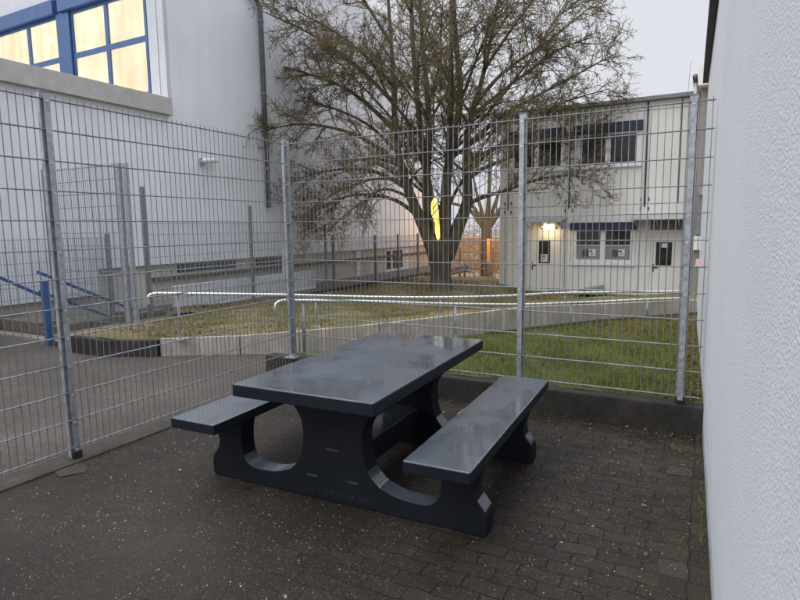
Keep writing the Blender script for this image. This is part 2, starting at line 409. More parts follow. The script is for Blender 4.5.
struct(make('ground', grid(lin(-150, 150, 41), lin(-20, 24, 6)+lin(26, 300, 60), lambda x, y: hill(x, y)-.05), M['field'], smooth=True))
struct(make('yard_paving', MB().poly([(-3.98,-4,0),(.6,-4,0),(.6,4.80,0),(-3.98,4.80,0)], [(0,1,2,3)]), M['pavers']))
struct(make('pavement', MB().poly([(-10.4,-12,-.004),(-3.98,-12,-.004),(-3.98,6.36,-.004),(-4.62,5.79,-.004),(-5.3,5.41,-.004),(-6.18,4.88,-.004),(-7.56,4.6,-.004),(-10.4,4.9,-.004)],
    [tuple(range(8))]), M['asphalt']))
xs = lin(-9.05, -7.87, 8)+[-7.85]+lin(-7.7, .4, 41)
def lawn_grid():
    V, F, n = [], [], 50; rows = 40
    for j in range(rows):
        for i, x in enumerate(xs):
            y0 = wall_y(max(x, -6.18))+.05 if x > -6.18 else (4.63+.28*min(1, max(0, (x+6.85)/.65)) if x > -7.86 else 7.2)
            y = y0+(18.3-y0)*j/(rows-1)
            V.append((x, y, lawn_z(max(x, -6.18), y)+.02*math.sin(x*3.1+y*2.3)+.012*math.sin(x*7-y*5)))
    F = [(j*n+i, j*n+i+1, (j+1)*n+i+1, (j+1)*n+i) for j in range(rows-1) for i in range(n-1)]
    return MB().poly(V, F)
struct(make('lawn', lawn_grid(), M['turf'], smooth=True))
def bank_grid():
    V = []; n = 40; rows = 16; X = lin(-4.0, .35, n)
    for j in range(rows):
        for x in X:
            y1 = wall_y(x)-.01; y = 4.84+(y1-4.84)*j/(rows-1)
            V.append((x, y, bank_z(x, y)+.012*math.sin(x*6+y*4)))
    F = [(j*n+i, j*n+i+1, (j+1)*n+i+1, (j+1)*n+i) for j in range(rows-1) for i in range(n-1)]
    return MB().poly(V, F)
struct(make('grass_bank', bank_grid(), M['turf_near'], smooth=True))
struct(make('path', B(-10.45,-9.0,7.2,23,-.3,.0), M['conc_mid']))
struct(make('stairwell_floor', B(-10.4,-7.6,4.95,7.2,-.44,-.40), M['dark']))

# grass
def in_bank(n):
    x = rng.uniform(-3.0, .02, n*2); y = rng.uniform(4.88, 10.5, n*2)
    wy = np.interp(x, [w[0] for w in WALL], [w[1] for w in WALL]); k = y < wy-.03
    return x[k][:n], y[k][:n]
def blades(name, x, y, zf, h0, h1, w, m):
    n = len(x); z = np.array([zf(a, b) for a, b in zip(x, y)])
    a = rng.uniform(0, 2*np.pi, n); h = rng.uniform(h0, h1, n); ww = w*rng.uniform(.6, 1.3, n)
    lx = rng.normal(0, .55, n)*h; ly = rng.normal(0, .55, n)*h
    dx = np.cos(a)*ww; dy = np.sin(a)*ww
    V = np.empty((n, 3, 3)); V[:,0] = np.stack([x-dx, y-dy, z-.005], 1); V[:,1] = np.stack([x+dx, y+dy, z-.005], 1)
    V[:,2] = np.stack([x+lx, y+ly, z+h], 1)
    return fast(name, V.reshape(-1, 3), np.arange(n*3).reshape(n, 3), m)
def patchy(x, y, f, seed):
    s = np.sin(x*f+seed)*np.sin(y*f*1.3+seed*2)+.6*np.sin(x*f*2.7-y*f*1.9+seed)
    return s
x, y = in_bank(52000); k = patchy(x, y, 1.7, 1.3) > rng.uniform(-2.2, .4, len(x)); x, y = x[k], y[k]
tag(blades('bank_grass', x, y, bank_z, .018, .06, .0035, M['blade']), 'short green mossy grass on the bank behind the mesh fence', 'grass', kind='stuff')
x = rng.uniform(-9.0, -.3, 60000); y = rng.uniform(4.9, 17.2, 60000)
wy = np.array([wall_y(max(a, -6.18)) for a in x]); k = (y > wy+.12) & ((x > -7.85) | (y > 7.2))
k &= (patchy(x, y, .9, .4)+(y-wy)*.35) > rng.uniform(-.6, 1.3, len(x)); x, y = x[k], y[k]
tag(blades('lawn_grass', x, y, lambda a, b: lawn_z(max(a, -6.18), b), .02, .06, .006, M['blade_dry']), 'patchy dry winter grass on the lawn under the bare tree', 'grass', kind='stuff')
def leaves(name, x, y, zf, s, m):
    n = len(x); z = np.array([zf(a, b) for a, b in zip(x, y)])+.012
    V = np.empty((n, 4, 3)); a = rng.uniform(0, 6.28, n); ss = s*rng.uniform(.5, 1.3, n)
    for i, (u, v) in enumerate(((-1,0),(0,-.6),(1,0),(0,.6))):
        V[:,i,0] = x+(np.cos(a)*u-np.sin(a)*v)*ss; V[:,i,1] = y+(np.sin(a)*u+np.cos(a)*v)*ss; V[:,i,2] = z+rng.uniform(-.006, .016, n)
    return fast(name, V.reshape(-1, 3), np.arange(n*4).reshape(n, 4), m)
x1 = rng.uniform(-1.6, .0, 1500); y1 = rng.uniform(8.3, 10.6, 1500); k = y1 < np.array([wall_y(a) for a in x1])-.02; x1, y1 = x1[k], y1[k]
x2, y2 = in_bank(240)
x3 = np.abs(rng.normal(0, .09, 260)); y3 = rng.uniform(4.9, 9.0, 260); x3 = .02-.02*(y3-4.9)-x3
tag(leaves('bank_leaves', np.concatenate([x1, x2, x3]), np.concatenate([y1, y2, y3]), bank_z, .03, M['leaf']), 'reddish brown fallen leaves on the grass bank by the ramp wall', 'leaves', kind='stuff')
x1 = -8.95+np.abs(rng.normal(0, .28, 2200)); y1 = rng.uniform(5.2, 17, 2200)
x2 = rng.normal(-6.4, 1.2, 500); y2 = rng.normal(14, 1.2, 500)
k = (x1 > -7.85) | (y1 > 7.2); x1, y1 = x1[k], y1[k]
x2 = np.concatenate([x2, rng.uniform(-7.8, -6.3, 220)]); y2 = np.concatenate([y2, 5.0+np.abs(rng.normal(0, .8, 220))])
tag(leaves('lawn_leaves', np.concatenate([x1, x2]), np.concatenate([y1, y2]), lambda a, b: lawn_z(max(a, -6.18), b), .035, M['leaf']), 'dark red fallen leaves along the gym path edge', 'leaves', kind='stuff')
# loose grit on the wet pavers
def grit(n):
    x = rng.uniform(-3.9, 0., n); y = rng.uniform(1.0, 4.7, n)
    k = patchy(x, y, 2.1, .7) > rng.uniform(-1.9, .9, n); x, y = x[k], y[k]; n = len(x)
    s = .0019+.0032*rng.uniform(0, 1, n)**4; big = rng.uniform(0, 1, n) > .985; s[big] *= 2.0
    V = np.empty((n, 4, 3))
    for i, (u, v, w) in enumerate(((-1,-.7,0),(1,-.6,0),(0,1,0),(.1,0,1.1))):
        V[:,i] = np.stack([x+s*(u+rng.uniform(-.4,.4,n)), y+s*(v+rng.uniform(-.4,.4,n)), .001+s*w], 1)
    b = np.arange(n)[:,None]*4
    F = np.concatenate([b+np.array([[0,1,3]]), b+np.array([[1,2,3]]), b+np.array([[2,0,3]])])
    return fast('grit', V.reshape(-1, 3), F, M['grit'])
tag(grit(7500), 'pale grit scattered over the wet dark paving', 'grit', kind='stuff')

xa = rng.uniform(-3.7, .0, 900); ya = 4.735-np.abs(rng.normal(0, .012, 900)); k = patchy(xa, ya, 3.3, 2.) > rng.uniform(-.6, 1.6, 900)
yb = rng.uniform(1.2, 4.7, 1500); xb = .135-.022*yb-np.abs(rng.normal(0, .014, 1500)); kb_ = patchy(xb, yb, 2.9, .4) > rng.uniform(-.6, 1.6, 1500)
tag(blades('wall_weeds', np.concatenate([xa[k], xb[kb_]]), np.concatenate([ya[k], yb[kb_]]), lambda a, b: 0., .008, .035, .0025, M['blade_dry']), 'thin moss and weeds along the foot of the kerb and white wall', 'weeds', kind='stuff')
xl = np.concatenate([rng.uniform(-.7, -.05, 14), rng.uniform(-3.6, -.1, 24)]); yl = np.concatenate([rng.uniform(1.6, 4.7, 14), 4.7-np.abs(rng.normal(0, .07, 24))])
tag(leaves('yard_leaves', xl, yl, lambda a, b: -.004, .016, M['leaf']), 'few small brown leaf scraps on the wet dark paving', 'leaves', kind='stuff')
# concrete edging
kb = MB().box(-4.28, .06, 4.74, 4.90, -.1, .22)
kerb = make('concrete_kerb', kb, M['conc_dark'], bevel=.012, at=(-2, 4.8, 0))
tag(kerb, 'dark weathered concrete kerb under the right hand mesh fence', 'kerb')
tag(make('foundation_strip', B(-4.02,-3.80,-.4,4.735,-.1,.012), M['strip'], at=(-3.9,2,0)), 'flush concrete strip under the left hand mesh fence', 'edging')
pt = MB().poly([(-3.80,2.10,.005),(-3.69,2.07,.005),(-3.60,2.19,.005),(-3.68,2.26,.005),(-3.79,2.27,.005)], [(0,1,2,3,4)])
tag(make('concrete_patch', pt, M['strip'], at=(-3.7,2.1,0)), 'small flush concrete patch at the foot of the left fence post', 'patch')
tag(make('pale_kerb', B(-10.4,-8.2,4.76,4.93,-.1,.05), M['conc_light'], bevel=.01, at=(-9,4.8,0)), 'pale kerb along the edge of the sunken stairs', 'kerb')
mw = MB()
for a, b in (((-7.6,4.58),(-6.85,4.58)),((-6.85,4.58),(-6.2,4.88))):
    a = Vector(a); b = Vector(b); d = (b-a).normalized(); c = (a+b)/2
    mw.obox(c, d, (-d.y, d.x), (b-a).length/2, .05, -.2, .21)
tag(make('mossy_wall', mw, M['conc_dark'], at=(-7,4.6,0)), 'low dark mossy wall between stairs and ramp wall', 'wall')
sw = thing('sunken_steps', 'dark concrete steps going down beside the gym', 'steps', (-9.2,6,-.4))
for i in range(5):
    make('step', B(-10.35,-9.05,5.0+i*.42,5.42+i*.42,-.39,.22-.11*i), M['step'], sw)
make('side_wall', B(-9.04,-8.86,4.97,7.18,-.39,.16), M['step'], sw)
make('landing', B(-8.855,-7.88,4.97,7.18,-.39,.05), M['step'], sw)

rw = thing('ramp_wall', 'low grey concrete panel wall along the ramp and lawn', 'wall', (-3.5,6.8,0))
SEG = []
for i in range(len(WALL)-1):
    a, b = WALL[i], WALL[i+1]; d = math.dist(a[:2], b[:2]); k = max(1, round(d/1.0))
    for j in range(k):
        f = lambda t: [a[q]+(b[q]-a[q])*t for q in range(3)]
        SEG.append((f(j/k), f((j+1)/k)))
for a, b in SEG:
    A = Vector(a[:2]); Bv = Vector(b[:2]); d = (Bv-A).normalized(); n = Vector((-d.y, d.x))
    A2 = A+d*.005; B2 = Bv-d*.005; t = .06
    P = []
    for (p, z) in ((A2, a[2]), (B2, b[2])):
        for q in (0, t): P += [(p.x+n.x*q, p.y+n.y*q, -.1), (p.x+n.x*q, p.y+n.y*q, z)]
    m = MB().poly(P, [(0,4,5,1),(2,3,7,6),(1,5,7,3),(0,2,6,4),(0,1,3,2),(4,6,7,5)])
    make('wall_panel', m, M['conc'], rw, bevel=.006)
for i in range(4, len(WALL)-1):
    a, b = WALL[i], WALL[i+1]; A = Vector(a[:2]); Bv = Vector(b[:2]); d = (Bv-A).normalized(); n = Vector((-d.y, d.x))
    make('footing', MB().obox((A+Bv)/2-n*.03, d, n, (Bv-A).length/2, .028, -.1, .10), M['conc_mid'], rw)

# ------------------------------------------------------------------ handrails
def rail(name, label, pts, posts, r=.021):
    t = thing(name, label, 'handrail', (posts[0][0], posts[0][1], posts[0][2]), group='low steel handrails along the ramp')
    P = [Vector(p) for p in pts]; S = []
    for i in range(len(P)-1):
        p0, p1, p2, p3 = P[max(i-1, 0)], P[i], P[i+1], P[min(i+2, len(P)-1)]
        for k in range(6):
            u = k/6; S.append(.5*((2*p1)+(p2-p0)*u+(2*p0-5*p1+4*p2-p3)*u*u+(-p0+3*p1-3*p2+p3)*u**3))
    S.append(P[-1])
    make('rail', MB().tube(S, r, 10), M['steel'], t, smooth=True)
    for (px, py, zb, zt) in posts:
        q = make('post', MB().tube([(px,py,zb),(px,py,zt-.012)], .016, 10), M['galv'], t, smooth=True)
        m = MB().box(px-.07,px+.07,py-.05,py+.05,zb,zb+.014)
        for sx in (-1, 1):
            m.tube([(px+.045*sx,py,zb+.014),(px+.045*sx,py,zb+.03)], .012, 6)
        make('base_plate', m, M['steel'], q)
    return t
rail('handrail', 'far steel handrail on the lawn side of the ramp, starting by the inner fence',
     [(-6.12,4.71,.70),(-6.12,4.71,.78),(-6.08,4.76,.83),(-5.89,4.96,.82),(-5.04,5.88,.74),(-4.69,6.27,.70),(-4.07,6.96,.63),(-3.45,7.66,.575),(-2.77,8.41,.54),(-2.4,8.9,.53),(-2.02,9.56,.50),(-.21,11.51,.40)],
     [(-5.9,4.98,.22,.82),(-4.7,6.28,.26,.70),(-3.45,7.68,.30,.575),(-2.02,9.58,.28,.50),(-.9,10.77,.26,.44)])
rail('handrail', 'near steel handrail along the ramp, its bent end behind the corner fence post',
     [(-4.06,4.70,.70),(-4.06,4.70,.78),(-4.03,4.75,.835),(-3.90,4.99,.82),(-3.42,5.84,.73),(-2.98,6.63,.63),(-2.29,7.86,.50),(-1.78,8.78,.44),(-1.42,9.28,.415),(-.9,9.98,.39),(-.19,10.96,.34)],
     [(-3.91,4.985,.20,.82),(-2.86,6.84,.12,.605),(-1.76,8.80,.04,.44),(-.80,10.10,.04,.385)])

# ------------------------------------------------------------------ mesh fences
def panel_mb(a, b, zt, rows, double=True, step=.05, overhang=0., wr=.0033, hr=.004):
    """double-bar mesh panel between plan points a and b, top wire at zt, rows gaps of 0.2 m"""
    a = Vector(a); b = Vector(b); d = (b-a); L_ = d.length; d = d/L_; n = Vector((-d.y, d.x))
    m = MB(); zb = zt-.2*rows
    k = int((L_-.02)//step); off = (L_-k*step)/2
    for i in range(k+1):
        p = a+d*(off+i*step); w = random.uniform(-.0012, .0012)
        m.tube([(p.x, p.y, zb-.015), (p.x+d.x*w, p.y+d.y*w, (zb+zt)/2), (p.x, p.y, zt+.028)], wr, 5)
    for r in range(rows+1):
        z = zt-.2*r
        for s in ((-1, 1) if double else (1,)):
            o = n*(.0068*s)
            m.tube([(a.x+o.x, a.y+o.y, z), (b.x+o.x, b.y+o.y, z)], hr, 6)
    return m
def add_post(t, p, d, side, z0, z1, zt, rows, w=.06, dp=.04, bar=True, foot=False):
    """box-section post at p (on the panel line); d along the fence, side = unit normal on which the clamp bar sits"""
    d = Vector(d); s = Vector(side); c = Vector(p)-s*(dp/2+.011)
    m = MB().obox(c, d, s, w/2, dp/2, z0, z1)
    po = make('fence_post', m, M['galv'], t, bevel=.003)
    make('cap', MB().obox(c, d, s, w/2+.002, dp/2+.002, z1+.0005, z1+.012), M['galv_dark'], po)
    if foot:
        make('foot_sleeve', MB().obox(c, d, s, w/2+.003, dp/2+.003, z0, z0+.05), M['black'], po)
    if bar:
        cb = Vector(p)+s*.0135
        make('clamp_bar', MB().obox(cb, d, s, .02, .0025, zt-.2*rows-.03, zt+.03), M['galv'], po)
        first = None
        for r in range(rows+1):
            q = Vector(p)+s*.016; z = zt-.2*r-.018
            if first is None:
                first = make('bolt', MB().tube([(q.x, q.y, z), (q.x+s.x*.007, q.y+s.y*.007, z)], [.0085, .006], 8), M['steel'], po, smooth=False)
                z_first = z
            else:
                o = first.copy(); o.location = (0, 0, z-z_first); link(o, po)
    return po
ZT = 2.485
yf = thing('mesh_fence', 'tall galvanised wire mesh fence closing the paved yard on two sides', 'fence', (-3.9,4.77,0))
C_ = (-3.90,4.77); R2 = (-1.388,4.77); R1 = (-.118,4.765); L1 = (-3.895,2.32); L0 = (-3.895,-.2)
make('mesh_panel', panel_mb((C_[0]+.02, 4.77), (R2[0]-.004, 4.77), ZT, 11), M['wire'], yf)
make('mesh_panel', panel_mb((R2[0]+.004, 4.77), (R1[0]-.004, 4.77), ZT, 11), M['wire'], yf)
make('mesh_panel', panel_mb((R1[0]+.004, 4.77), (.02, 4.77), ZT, 11), M['wire'], yf)
make('mesh_panel', panel_mb((-3.895, L1[1]+.004), (-3.895, C_[1]-.02), ZT, 12), M['wire'], yf)
make('mesh_panel', panel_mb((-3.895, L0[1]), (-3.895, L1[1]-.004), ZT, 12), M['wire'], yf)
add_post(yf, R1, (1,0), (0,-1), .222, ZT+.045, ZT, 11, foot=True)
add_post(yf, R2, (1,0), (0,-1), .222, ZT+.045, ZT, 11)
add_post(yf, (-3.93,4.766), (1,0), (0,-1), .222, ZT+.045, ZT, 11, w=.06, dp=.06, bar=False)
cp = [c for c in yf.children if c.name.startswith('fence_post')][-1]
for (pp, dd, ss) in (((-3.872,4.77),(1,0),(0,-1)), ((-3.897,4.735),(0,1),(1,0))):
    d = Vector(dd); s = Vector(ss); q = Vector(pp)+s*.0135
    make('clamp_bar', MB().obox(q, d, s, .018, .0025, ZT-2.23, ZT+.03), M['galv'], cp)
    mbolt = None
    for r in range(12):
        z = ZT-.2*r-.018
        if mbolt is None:
            mbolt = make('bolt', MB().tube([(q.x+s.x*.003, q.y+s.y*.003, z), (q.x+s.x*.010, q.y+s.y*.010, z)], [.0085, .006], 8), M['steel'], cp)
        else:
            o = mbolt.copy(); o.location = (0,0,-.2*r); link(o, cp)
make('base_plate', B(-3.99,-3.85,4.72,4.82,.2205,.232), M['steel'], cp)
add_post(yf, L1, (0,1), (1,0), -.05, ZT+.045, ZT, 12, foot=False)
make('foot_sleeve', B(-3.882,-3.85,2.275,2.335,.012,.065), M['black'], [c for c in yf.children if c.name.startswith('fence_post')][-1])

gf = thing('mesh_fence', 'stepped mesh fence with grey posts along the gym path', 'fence', (-9.15,12,0))
pl = [(-8.72,6.75,2.35),(-9.15,9.85,2.12),(-9.15,12.75,1.72),(-9.15,15.4,1.38),(-9.15,16.9,1.38),(-9.15,18.4,1.38),(-9.15,20.9,1.38)]
for i, (x, y, h) in enumerate(pl):
    m = MB().obox((x, y), (1,0), (0,1), .03, .03, 0, h+.04)
    if i == 2: m.obox((x, y+.35), (1,0), (0,1), .03, .03, 0, 1.45)
    make('fence_post', m, M['galv_dark'], gf, bevel=.004)
for i in range(len(pl)-1):
    h = [1.75, 1.55, 1.35, 1.35, 1.35, 1.35][i]; a, b = pl[i], pl[i+1]
    make('mesh_panel', panel_mb((a[0]+.04, a[1]+.03), (b[0]+.04, b[1]-.03), h, int((h-.1)/.2), double=False), M['wire'], gf)
ff = thing('mesh_fence', 'tall mesh gate fence with double post standing across the gym path', 'fence', (-8.5,5.6,0))
for (x, y, w) in ((-7.72,5.58,.05),(-7.60,5.62,.03)):
    make('fence_post', MB().obox((x, y), (1,0), (0,1), w, .03, -.1, 2.62), M['galv'], ff, bevel=.004)
make('mesh_panel', panel_mb((-9.55,5.58), (-7.78,5.58), 2.60, 12), M['wire'], ff)
make('fence_post', MB().obox((-9.58,5.58), (1,0), (0,1), .03, .03, -.1, 2.64), M['galv_dark'], ff, bevel=.004)
lf = thing('mesh_fence', 'low mesh fence in front of the white gym wall by the stairs', 'fence', (-10.15,6,0))
make('fence_post', MB().obox((-10.15,7.0), (1,0), (0,1), .035, .03, -.1, 1.58), M['galv_dark'], lf, bevel=.004)
make('mesh_panel', panel_mb((-10.15,4.2), (-10.15,6.96), 1.50, 7, double=False), M['wire'], lf)

# blue stair railing
br = thing('stair_railing', 'blue painted steel railing going down beside the sunken steps', 'railing', (-8.27,4.68,0))
make('post', B(-8.32,-8.22,4.64,4.72,0,.94), M['blue'], br, bevel=.008)
def bar(a, b, h=.02, w=.015):
    m = MB(); a = Vector(a); b = Vector(b); d = (b-a).normalized(); s = d.cross(Vector((0,0,1))).normalized(); u = s.cross(d)
    P = []
    for p in (a, b):
        for q, r in ((-1,-1),(1,-1),(1,1),(-1,1)): P.append(tuple(p+s*w*q+u*h*r))
    return m.poly(P, [(0,1,2,3),(7,6,5,4),(0,4,5,1),(1,5,6,2),(2,6,7,3),(3,7,4,0)])
make('rail', bar((-8.27,3.2,1.55), (-8.27,4.64,.72)), M['blue'], br)
make('rail', bar((-9.0,5.0,1.02), (-9.0,7.0,.02)), M['blue'], br)
make('rail', bar((-9.0,5.0,.72), (-9.0,6.5,-.02)), M['blue'], br)

# ------------------------------------------------------------------ white plaster wall on the right
def wx(y, o=0): return .140-.022*y+o
nw = thing('plaster_building', 'white roughcast building wall close by on the right of the yard', 'building', (.12,2,0))
def slab(y0, y1, z0, z1, o, th=.5, tops=True):
    P = []
    for z in (z0, z1):
        P += [(wx(y0, o), y0, z), (wx(y0, o)+th, y0, z), (wx(y1, o)+th, y1, z), (wx(y1, o), y1, z)]
    return MB().poly(P, [(0,3,2,1),(4,5,6,7),(0,1,5,4),(1,2,6,5),(2,3,7,6),(3,0,4,7)])
def wall_sheet():
    m = slab(-3, 9.5, .40, 3.62, 0); return m
make('wall', wall_sheet(), M['plaster'], nw, bevel=.02)
make('plinth', slab(-3, 9.46, -.1, .397, .012), M['plinth'], nw)
ef = make('eave', slab(6.0, 9.6, 3.625, 3.80, -.07, .6), M['black'], nw)
make('roof', slab(-3, 9.55, 3.805, 3.90, .03, 4.), M['roof_edge'], nw)

# ------------------------------------------------------------------ picnic table
tb = thing('picnic_table', 'wet anthracite concrete picnic table with two attached benches', 'picnic table', (-1.886,3.166,0), .036)
HW, HL = .451, .873
def slabtop(x0, x1, y0, y1, z0, z1): return MB().box(x0,x1,y0,y1,z0,z1)
def lmake(name, mb, m, parent, bevel=0., smooth=False): return make(name, mb, m, parent, bevel, smooth, local=True)
def slab_two(name, x0, x1, y0, y1, z0, z1):
    o = lmake(name, MB().box(x0,x1,y0,y1,z0,z1), M['table'], tb, bevel=.006)
    o.data.materials.append(M['table_sheen'])
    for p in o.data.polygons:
        if p.normal.z > .25 and p.center.z > z1-.01: p.material_index = 1  # upper faces and edge bevels take the painted sheen
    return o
slab_two('tabletop', -HW, HW, -HL, HL, .677, .749)
slab_two('bench', .781-.172, .781+.172, -HL, HL, .421, .484)
slab_two('bench', -.781-.172, -.781+.172, -HL, HL, .421, .484)
# end support: half outline (x, z), mirrored
half = [(.0,.002),(.60,.002),(.905,.002),(.938,.012),(.940,.07),(.937,.115),(.925,.145),(.905,.172),(.888,.195),(.878,.222),(.876,.25),(.882,.285),(.893,.33),(.905,.375),(.912,.4195),
        (.66,.4195),(.676,.36),(.684,.30),(.685,.242),(.680,.20),(.667,.165),(.643,.135),(.609,.116),(.565,.108),(.513,.108),(.46,.111),(.409,.119),(.36,.135),(.319,.150),(.289,.170),(.255,.205),
        (.232,.243),(.218,.285),(.207,.335),(.204,.385),(.207,.44),(.222,.49),(.245,.53),(.275,.565),(.311,.595),(.335,.63),(.35,.6745),(.0,.6745)]
def dense(pts, i0, i1, k=4):
    out = list(pts[:i0]); seg = pts[i0:i1+1]
    for i in range(len(seg)-1):
        p0, p1, p2, p3 = seg[max(i-1,0)], seg[i], seg[i+1], seg[min(i+2,len(seg)-1)]
        for j in range(k):
            u = j/k
            out.append(tuple(.5*(2*p1[q]+(p2[q]-p0[q])*u+(2*p0[q]-5*p1[q]+4*p2[q]-p3[q])*u*u+(-p0[q]+3*p1[q]-3*p2[q]+p3[q])*u**3) for q in (0,1)))
    return out+[seg[-1]]+list(pts[i1+1:])
half = dense(half, 15, len(half)-2)                  # the round opening
half = dense(half, 4, 14)                            # the outer foot
outl = [(x, z) for x, z in half] + [(-x, z) for x, z in half[::-1] if x > 0]
def support(y0, y1):
    me = bpy.data.meshes.new('end_support'); bm = bmesh.new()
    vs = [bm.verts.new((x, y0, z)) for x, z in outl]
    f = bm.faces.new(vs)
    r = bmesh.ops.extrude_face_region(bm, geom=[f])
    bmesh.ops.translate(bm, verts=[v for v in r['geom'] if isinstance(v, bmesh.types.BMVert)], vec=(0, y1-y0, 0))
    bmesh.ops.recalc_face_normals(bm, faces=bm.faces)
    es = [e for e in bm.edges if len(e.link_faces) == 2 and abs(e.verts[0].co.y-e.verts[1].co.y) < 1e-5 and e.calc_face_angle(0) > 1.]
    bmesh.ops.bevel(bm, geom=es, offset=.008, segments=2, profile=.6, affect='EDGES')
    bmesh.ops.triangulate(bm, faces=[f for f in bm.faces if len(f.verts) > 6])
    bm.to_mesh(me); bm.free(); me.materials.append(M['table']); me.materials.append(M['table_sheen'])
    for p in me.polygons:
        if p.normal.z > .45: p.material_index = 1  # upward faces of the openings get the painted sheen too
    return link(bpy.data.objects.new('end_support', me), tb)
s1 = support(-.566, -.444)
s2 = support(.444, .566)
bm_ = lmake('beam', MB().box(-.09, .10, -.4435, .4435, .145, .295), M['table'], tb, bevel=.006)
bm_.data.materials.append(M['table_sheen'])
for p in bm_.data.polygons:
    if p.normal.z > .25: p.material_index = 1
# relief on the near support: three worn slots, two grooved arcs and a row of shallow raised strokes (illegible lettering)
for (cx, cz, w) in ((-.148,.142,.038),(.001,.323,.042),(.138,.147,.036)):
    lmake('relief_slot', MB().box(cx-w, cx+w, -.569, -.5655, cz-.007, cz+.007), M['table_mark'], s1, bevel=.002)
P = [(-.195+.055*math.cos(a), -.567, .16+.21*(i/9)) for i, a in enumerate(lin(-.9, .9, 10))]
lmake('relief_line', MB().tube(P, .003, 5), M['black'], s1)
lmake('relief_line', MB().tube([(-.21,-.567,.52),(-.19,-.567,.60)], .0025, 5), M['black'], s1)
lmake('relief_line', MB().tube([(-.005,-.567,.44),(.085,-.567,.44),(.09,-.567,.52)], .0025, 5), M['black'], s1)
st = MB(); rr = random.Random(4); X = -.19
while X < .27:
    w = rr.uniform(.006, .014)
    if rr.random() < .72:
        st.box(X, X+.004, -.5675, -.5655, .048, .048+rr.uniform(.018, .026))
        if rr.random() < .6: st.box(X+.0045, X+w, -.5675, -.5655, .048+rr.choice((0, .009, .018)), .053+rr.choice((0, .009, .018))+.001)
    X += w+.006
lmake('raised_lettering', st, M['table_letter'], s1)

# ------------------------------------------------------------------ gym
gx = -10.4
gy = thing('sports_hall', 'large white rendered hall with lit blue framed windows at the left', 'building', (-10.4,12,0))
make('wall', MB().box(-26, gx, -14, 8.948, .90, 4.098).box(-26, gx, -14, 6.95, .40, .90), M['gym_white'], gy)
make('upper_wall', MB().box(-26, gx, 8.95, 22.2, .90, 9.0), M['gym_white'], gy)
WY = 8.85
# window wall facing the camera, with openings left free
ww = MB()
ww.box(-10.9, gx, WY, WY+.098, 4.1, 9); ww.box(-26, -17.0, WY, WY+.098, 4.1, 9); ww.box(-17.0, -10.9, WY, WY+.098, 7.2, 9); ww.box(-17.0, -10.9, WY, WY+.098, 4.1, 4.6)
make('window_wall', ww, M['gym_white_dimmed'], gy)
make('coping', B(-26, gx+.12, -14, 8.846, 4.101, 4.46), M['coping'], gy, bevel=.01)
make('plinth', B(-26, gx-.1, -14, 22.1, -.6, .897), M['beige'], gy)
make('ledge', B(gx-.12, gx-.02, 8.2, 22.1, .55, .62), M['conc_mid'], gy)
for (y0, y1) in ((8.9,10.7),(11.45,12.7)):
    v = make('vent', B(gx-.099, gx-.092, y0, y1, .68, .86), M['black'], gy)
    sl = MB(); y = y0+.05
    while y < y1-.05: sl.box(gx-.0915, gx-.08, y, y+.05, .69, .85); y += .11
    make('vent_bars', sl, M['galv_dark'], v)
make('pilaster', B(gx-.099, gx-.05, 16.35, 16.6, -.1, .88), M['gym_white'], gy)
dr = make('door', B(gx-.099, gx-.07, 18.3, 20.2, -.1, .84), M['gym_white'], gy)
for (a, b) in ((18.45,18.75),(18.9,19.7)):
    make('pane', B(gx-.0695, gx-.06, a, b, .1, .78), M['glass_dark'], dr)
wn = None
for (x0, x1, xm) in ((-13.6,-10.95,-12.3),(-16.95,-14.1,-15.36)):
    fr = MB(); z0, z1 = 4.62, 6.84; y0, y1 = WY+.02, WY+.09; w = .075
    fr.box(x0, x0+w, y0, y1, z0, z1); fr.box(x1-w, x1, y0, y1, z0, z1)
    fr.box(x0+w, x1-w, y0, y1, z0, z0+w); fr.box(x0+w, x1-w, y0, y1, z1-w, z1)
    fr.box(xm-.06, xm+.06, y0, y1, z0+w, z1-w)
    fr.box(x0+w, xm-.06, y0, y1, 5.76, 5.88); fr.box(xm+.06, x1-w, y0, y1, 5.76, 5.88)
    wn = make('window', fr, M['blue'], gy)
    for (a, b) in ((x0+w, xm-.06), (xm+.06, x1-w)):
        for (c, d) in ((z0+w, 5.76), (5.88, z1-w)):
            make('pane', B(a, b, y0+.035, y0+.045, c, d), M['window_lit'], wn)
    make('shutter_box', B(x0-.3, x1, WY-.10, WY+.09, 6.845, 7.17), M['blue'], wn, bevel=.01)
make('mullion', B(-14.1, -13.6, WY-.03, WY+.09, 4.62, 6.84), M['blue'], gy, bevel=.01)
make('roof_edge', B(-26.1, gx+.05, 8.8, 22.25, 9.005, 9.12), M['white'], gy)
make('cable', MB().tube([(-10.62,WY-.014,4.47),(-10.62,WY-.014,8.9)], .012, 6), M['white'], gy)
dp = MB().tube([(gx+.10,11.2,7.62),(gx+.10,11.45,7.50),(gx+.10,11.72,7.38),(gx+.10,11.82,7.2),(gx+.10,11.82,2.2)], .065, 12)
dpo = make('downpipe', dp, M['pipe'], gy, smooth=True)
for z in (3.2, 5.1, 6.9): make('pipe_clip', MB().tube([(gx+.10,11.82,z),(gx+.10,11.82,z+.05)], .074, 12), M['galv_dark'], dpo)
make('pipe_stub', MB().tube([(gx+.1,12.35,-.02),(gx+.1,12.35,1.1)], .05, 10), M['white'], gy)
wl = thing('wall_light', 'small white bulkhead light on the white hall wall', 'wall light', (gx,9.8,3.2))
make('bracket', B(gx+.002, gx+.06, 9.62, 9.72, 3.12, 3.28), M['galv'], wl)
make('lamp_body', MB().tube([(gx+.13,9.58,3.2),(gx+.13,9.66,3.22),(gx+.13,9.95,3.25),(gx+.13,10.05,3.24)], [.03,.06,.06,.03], 10), M['white'], wl, smooth=True)
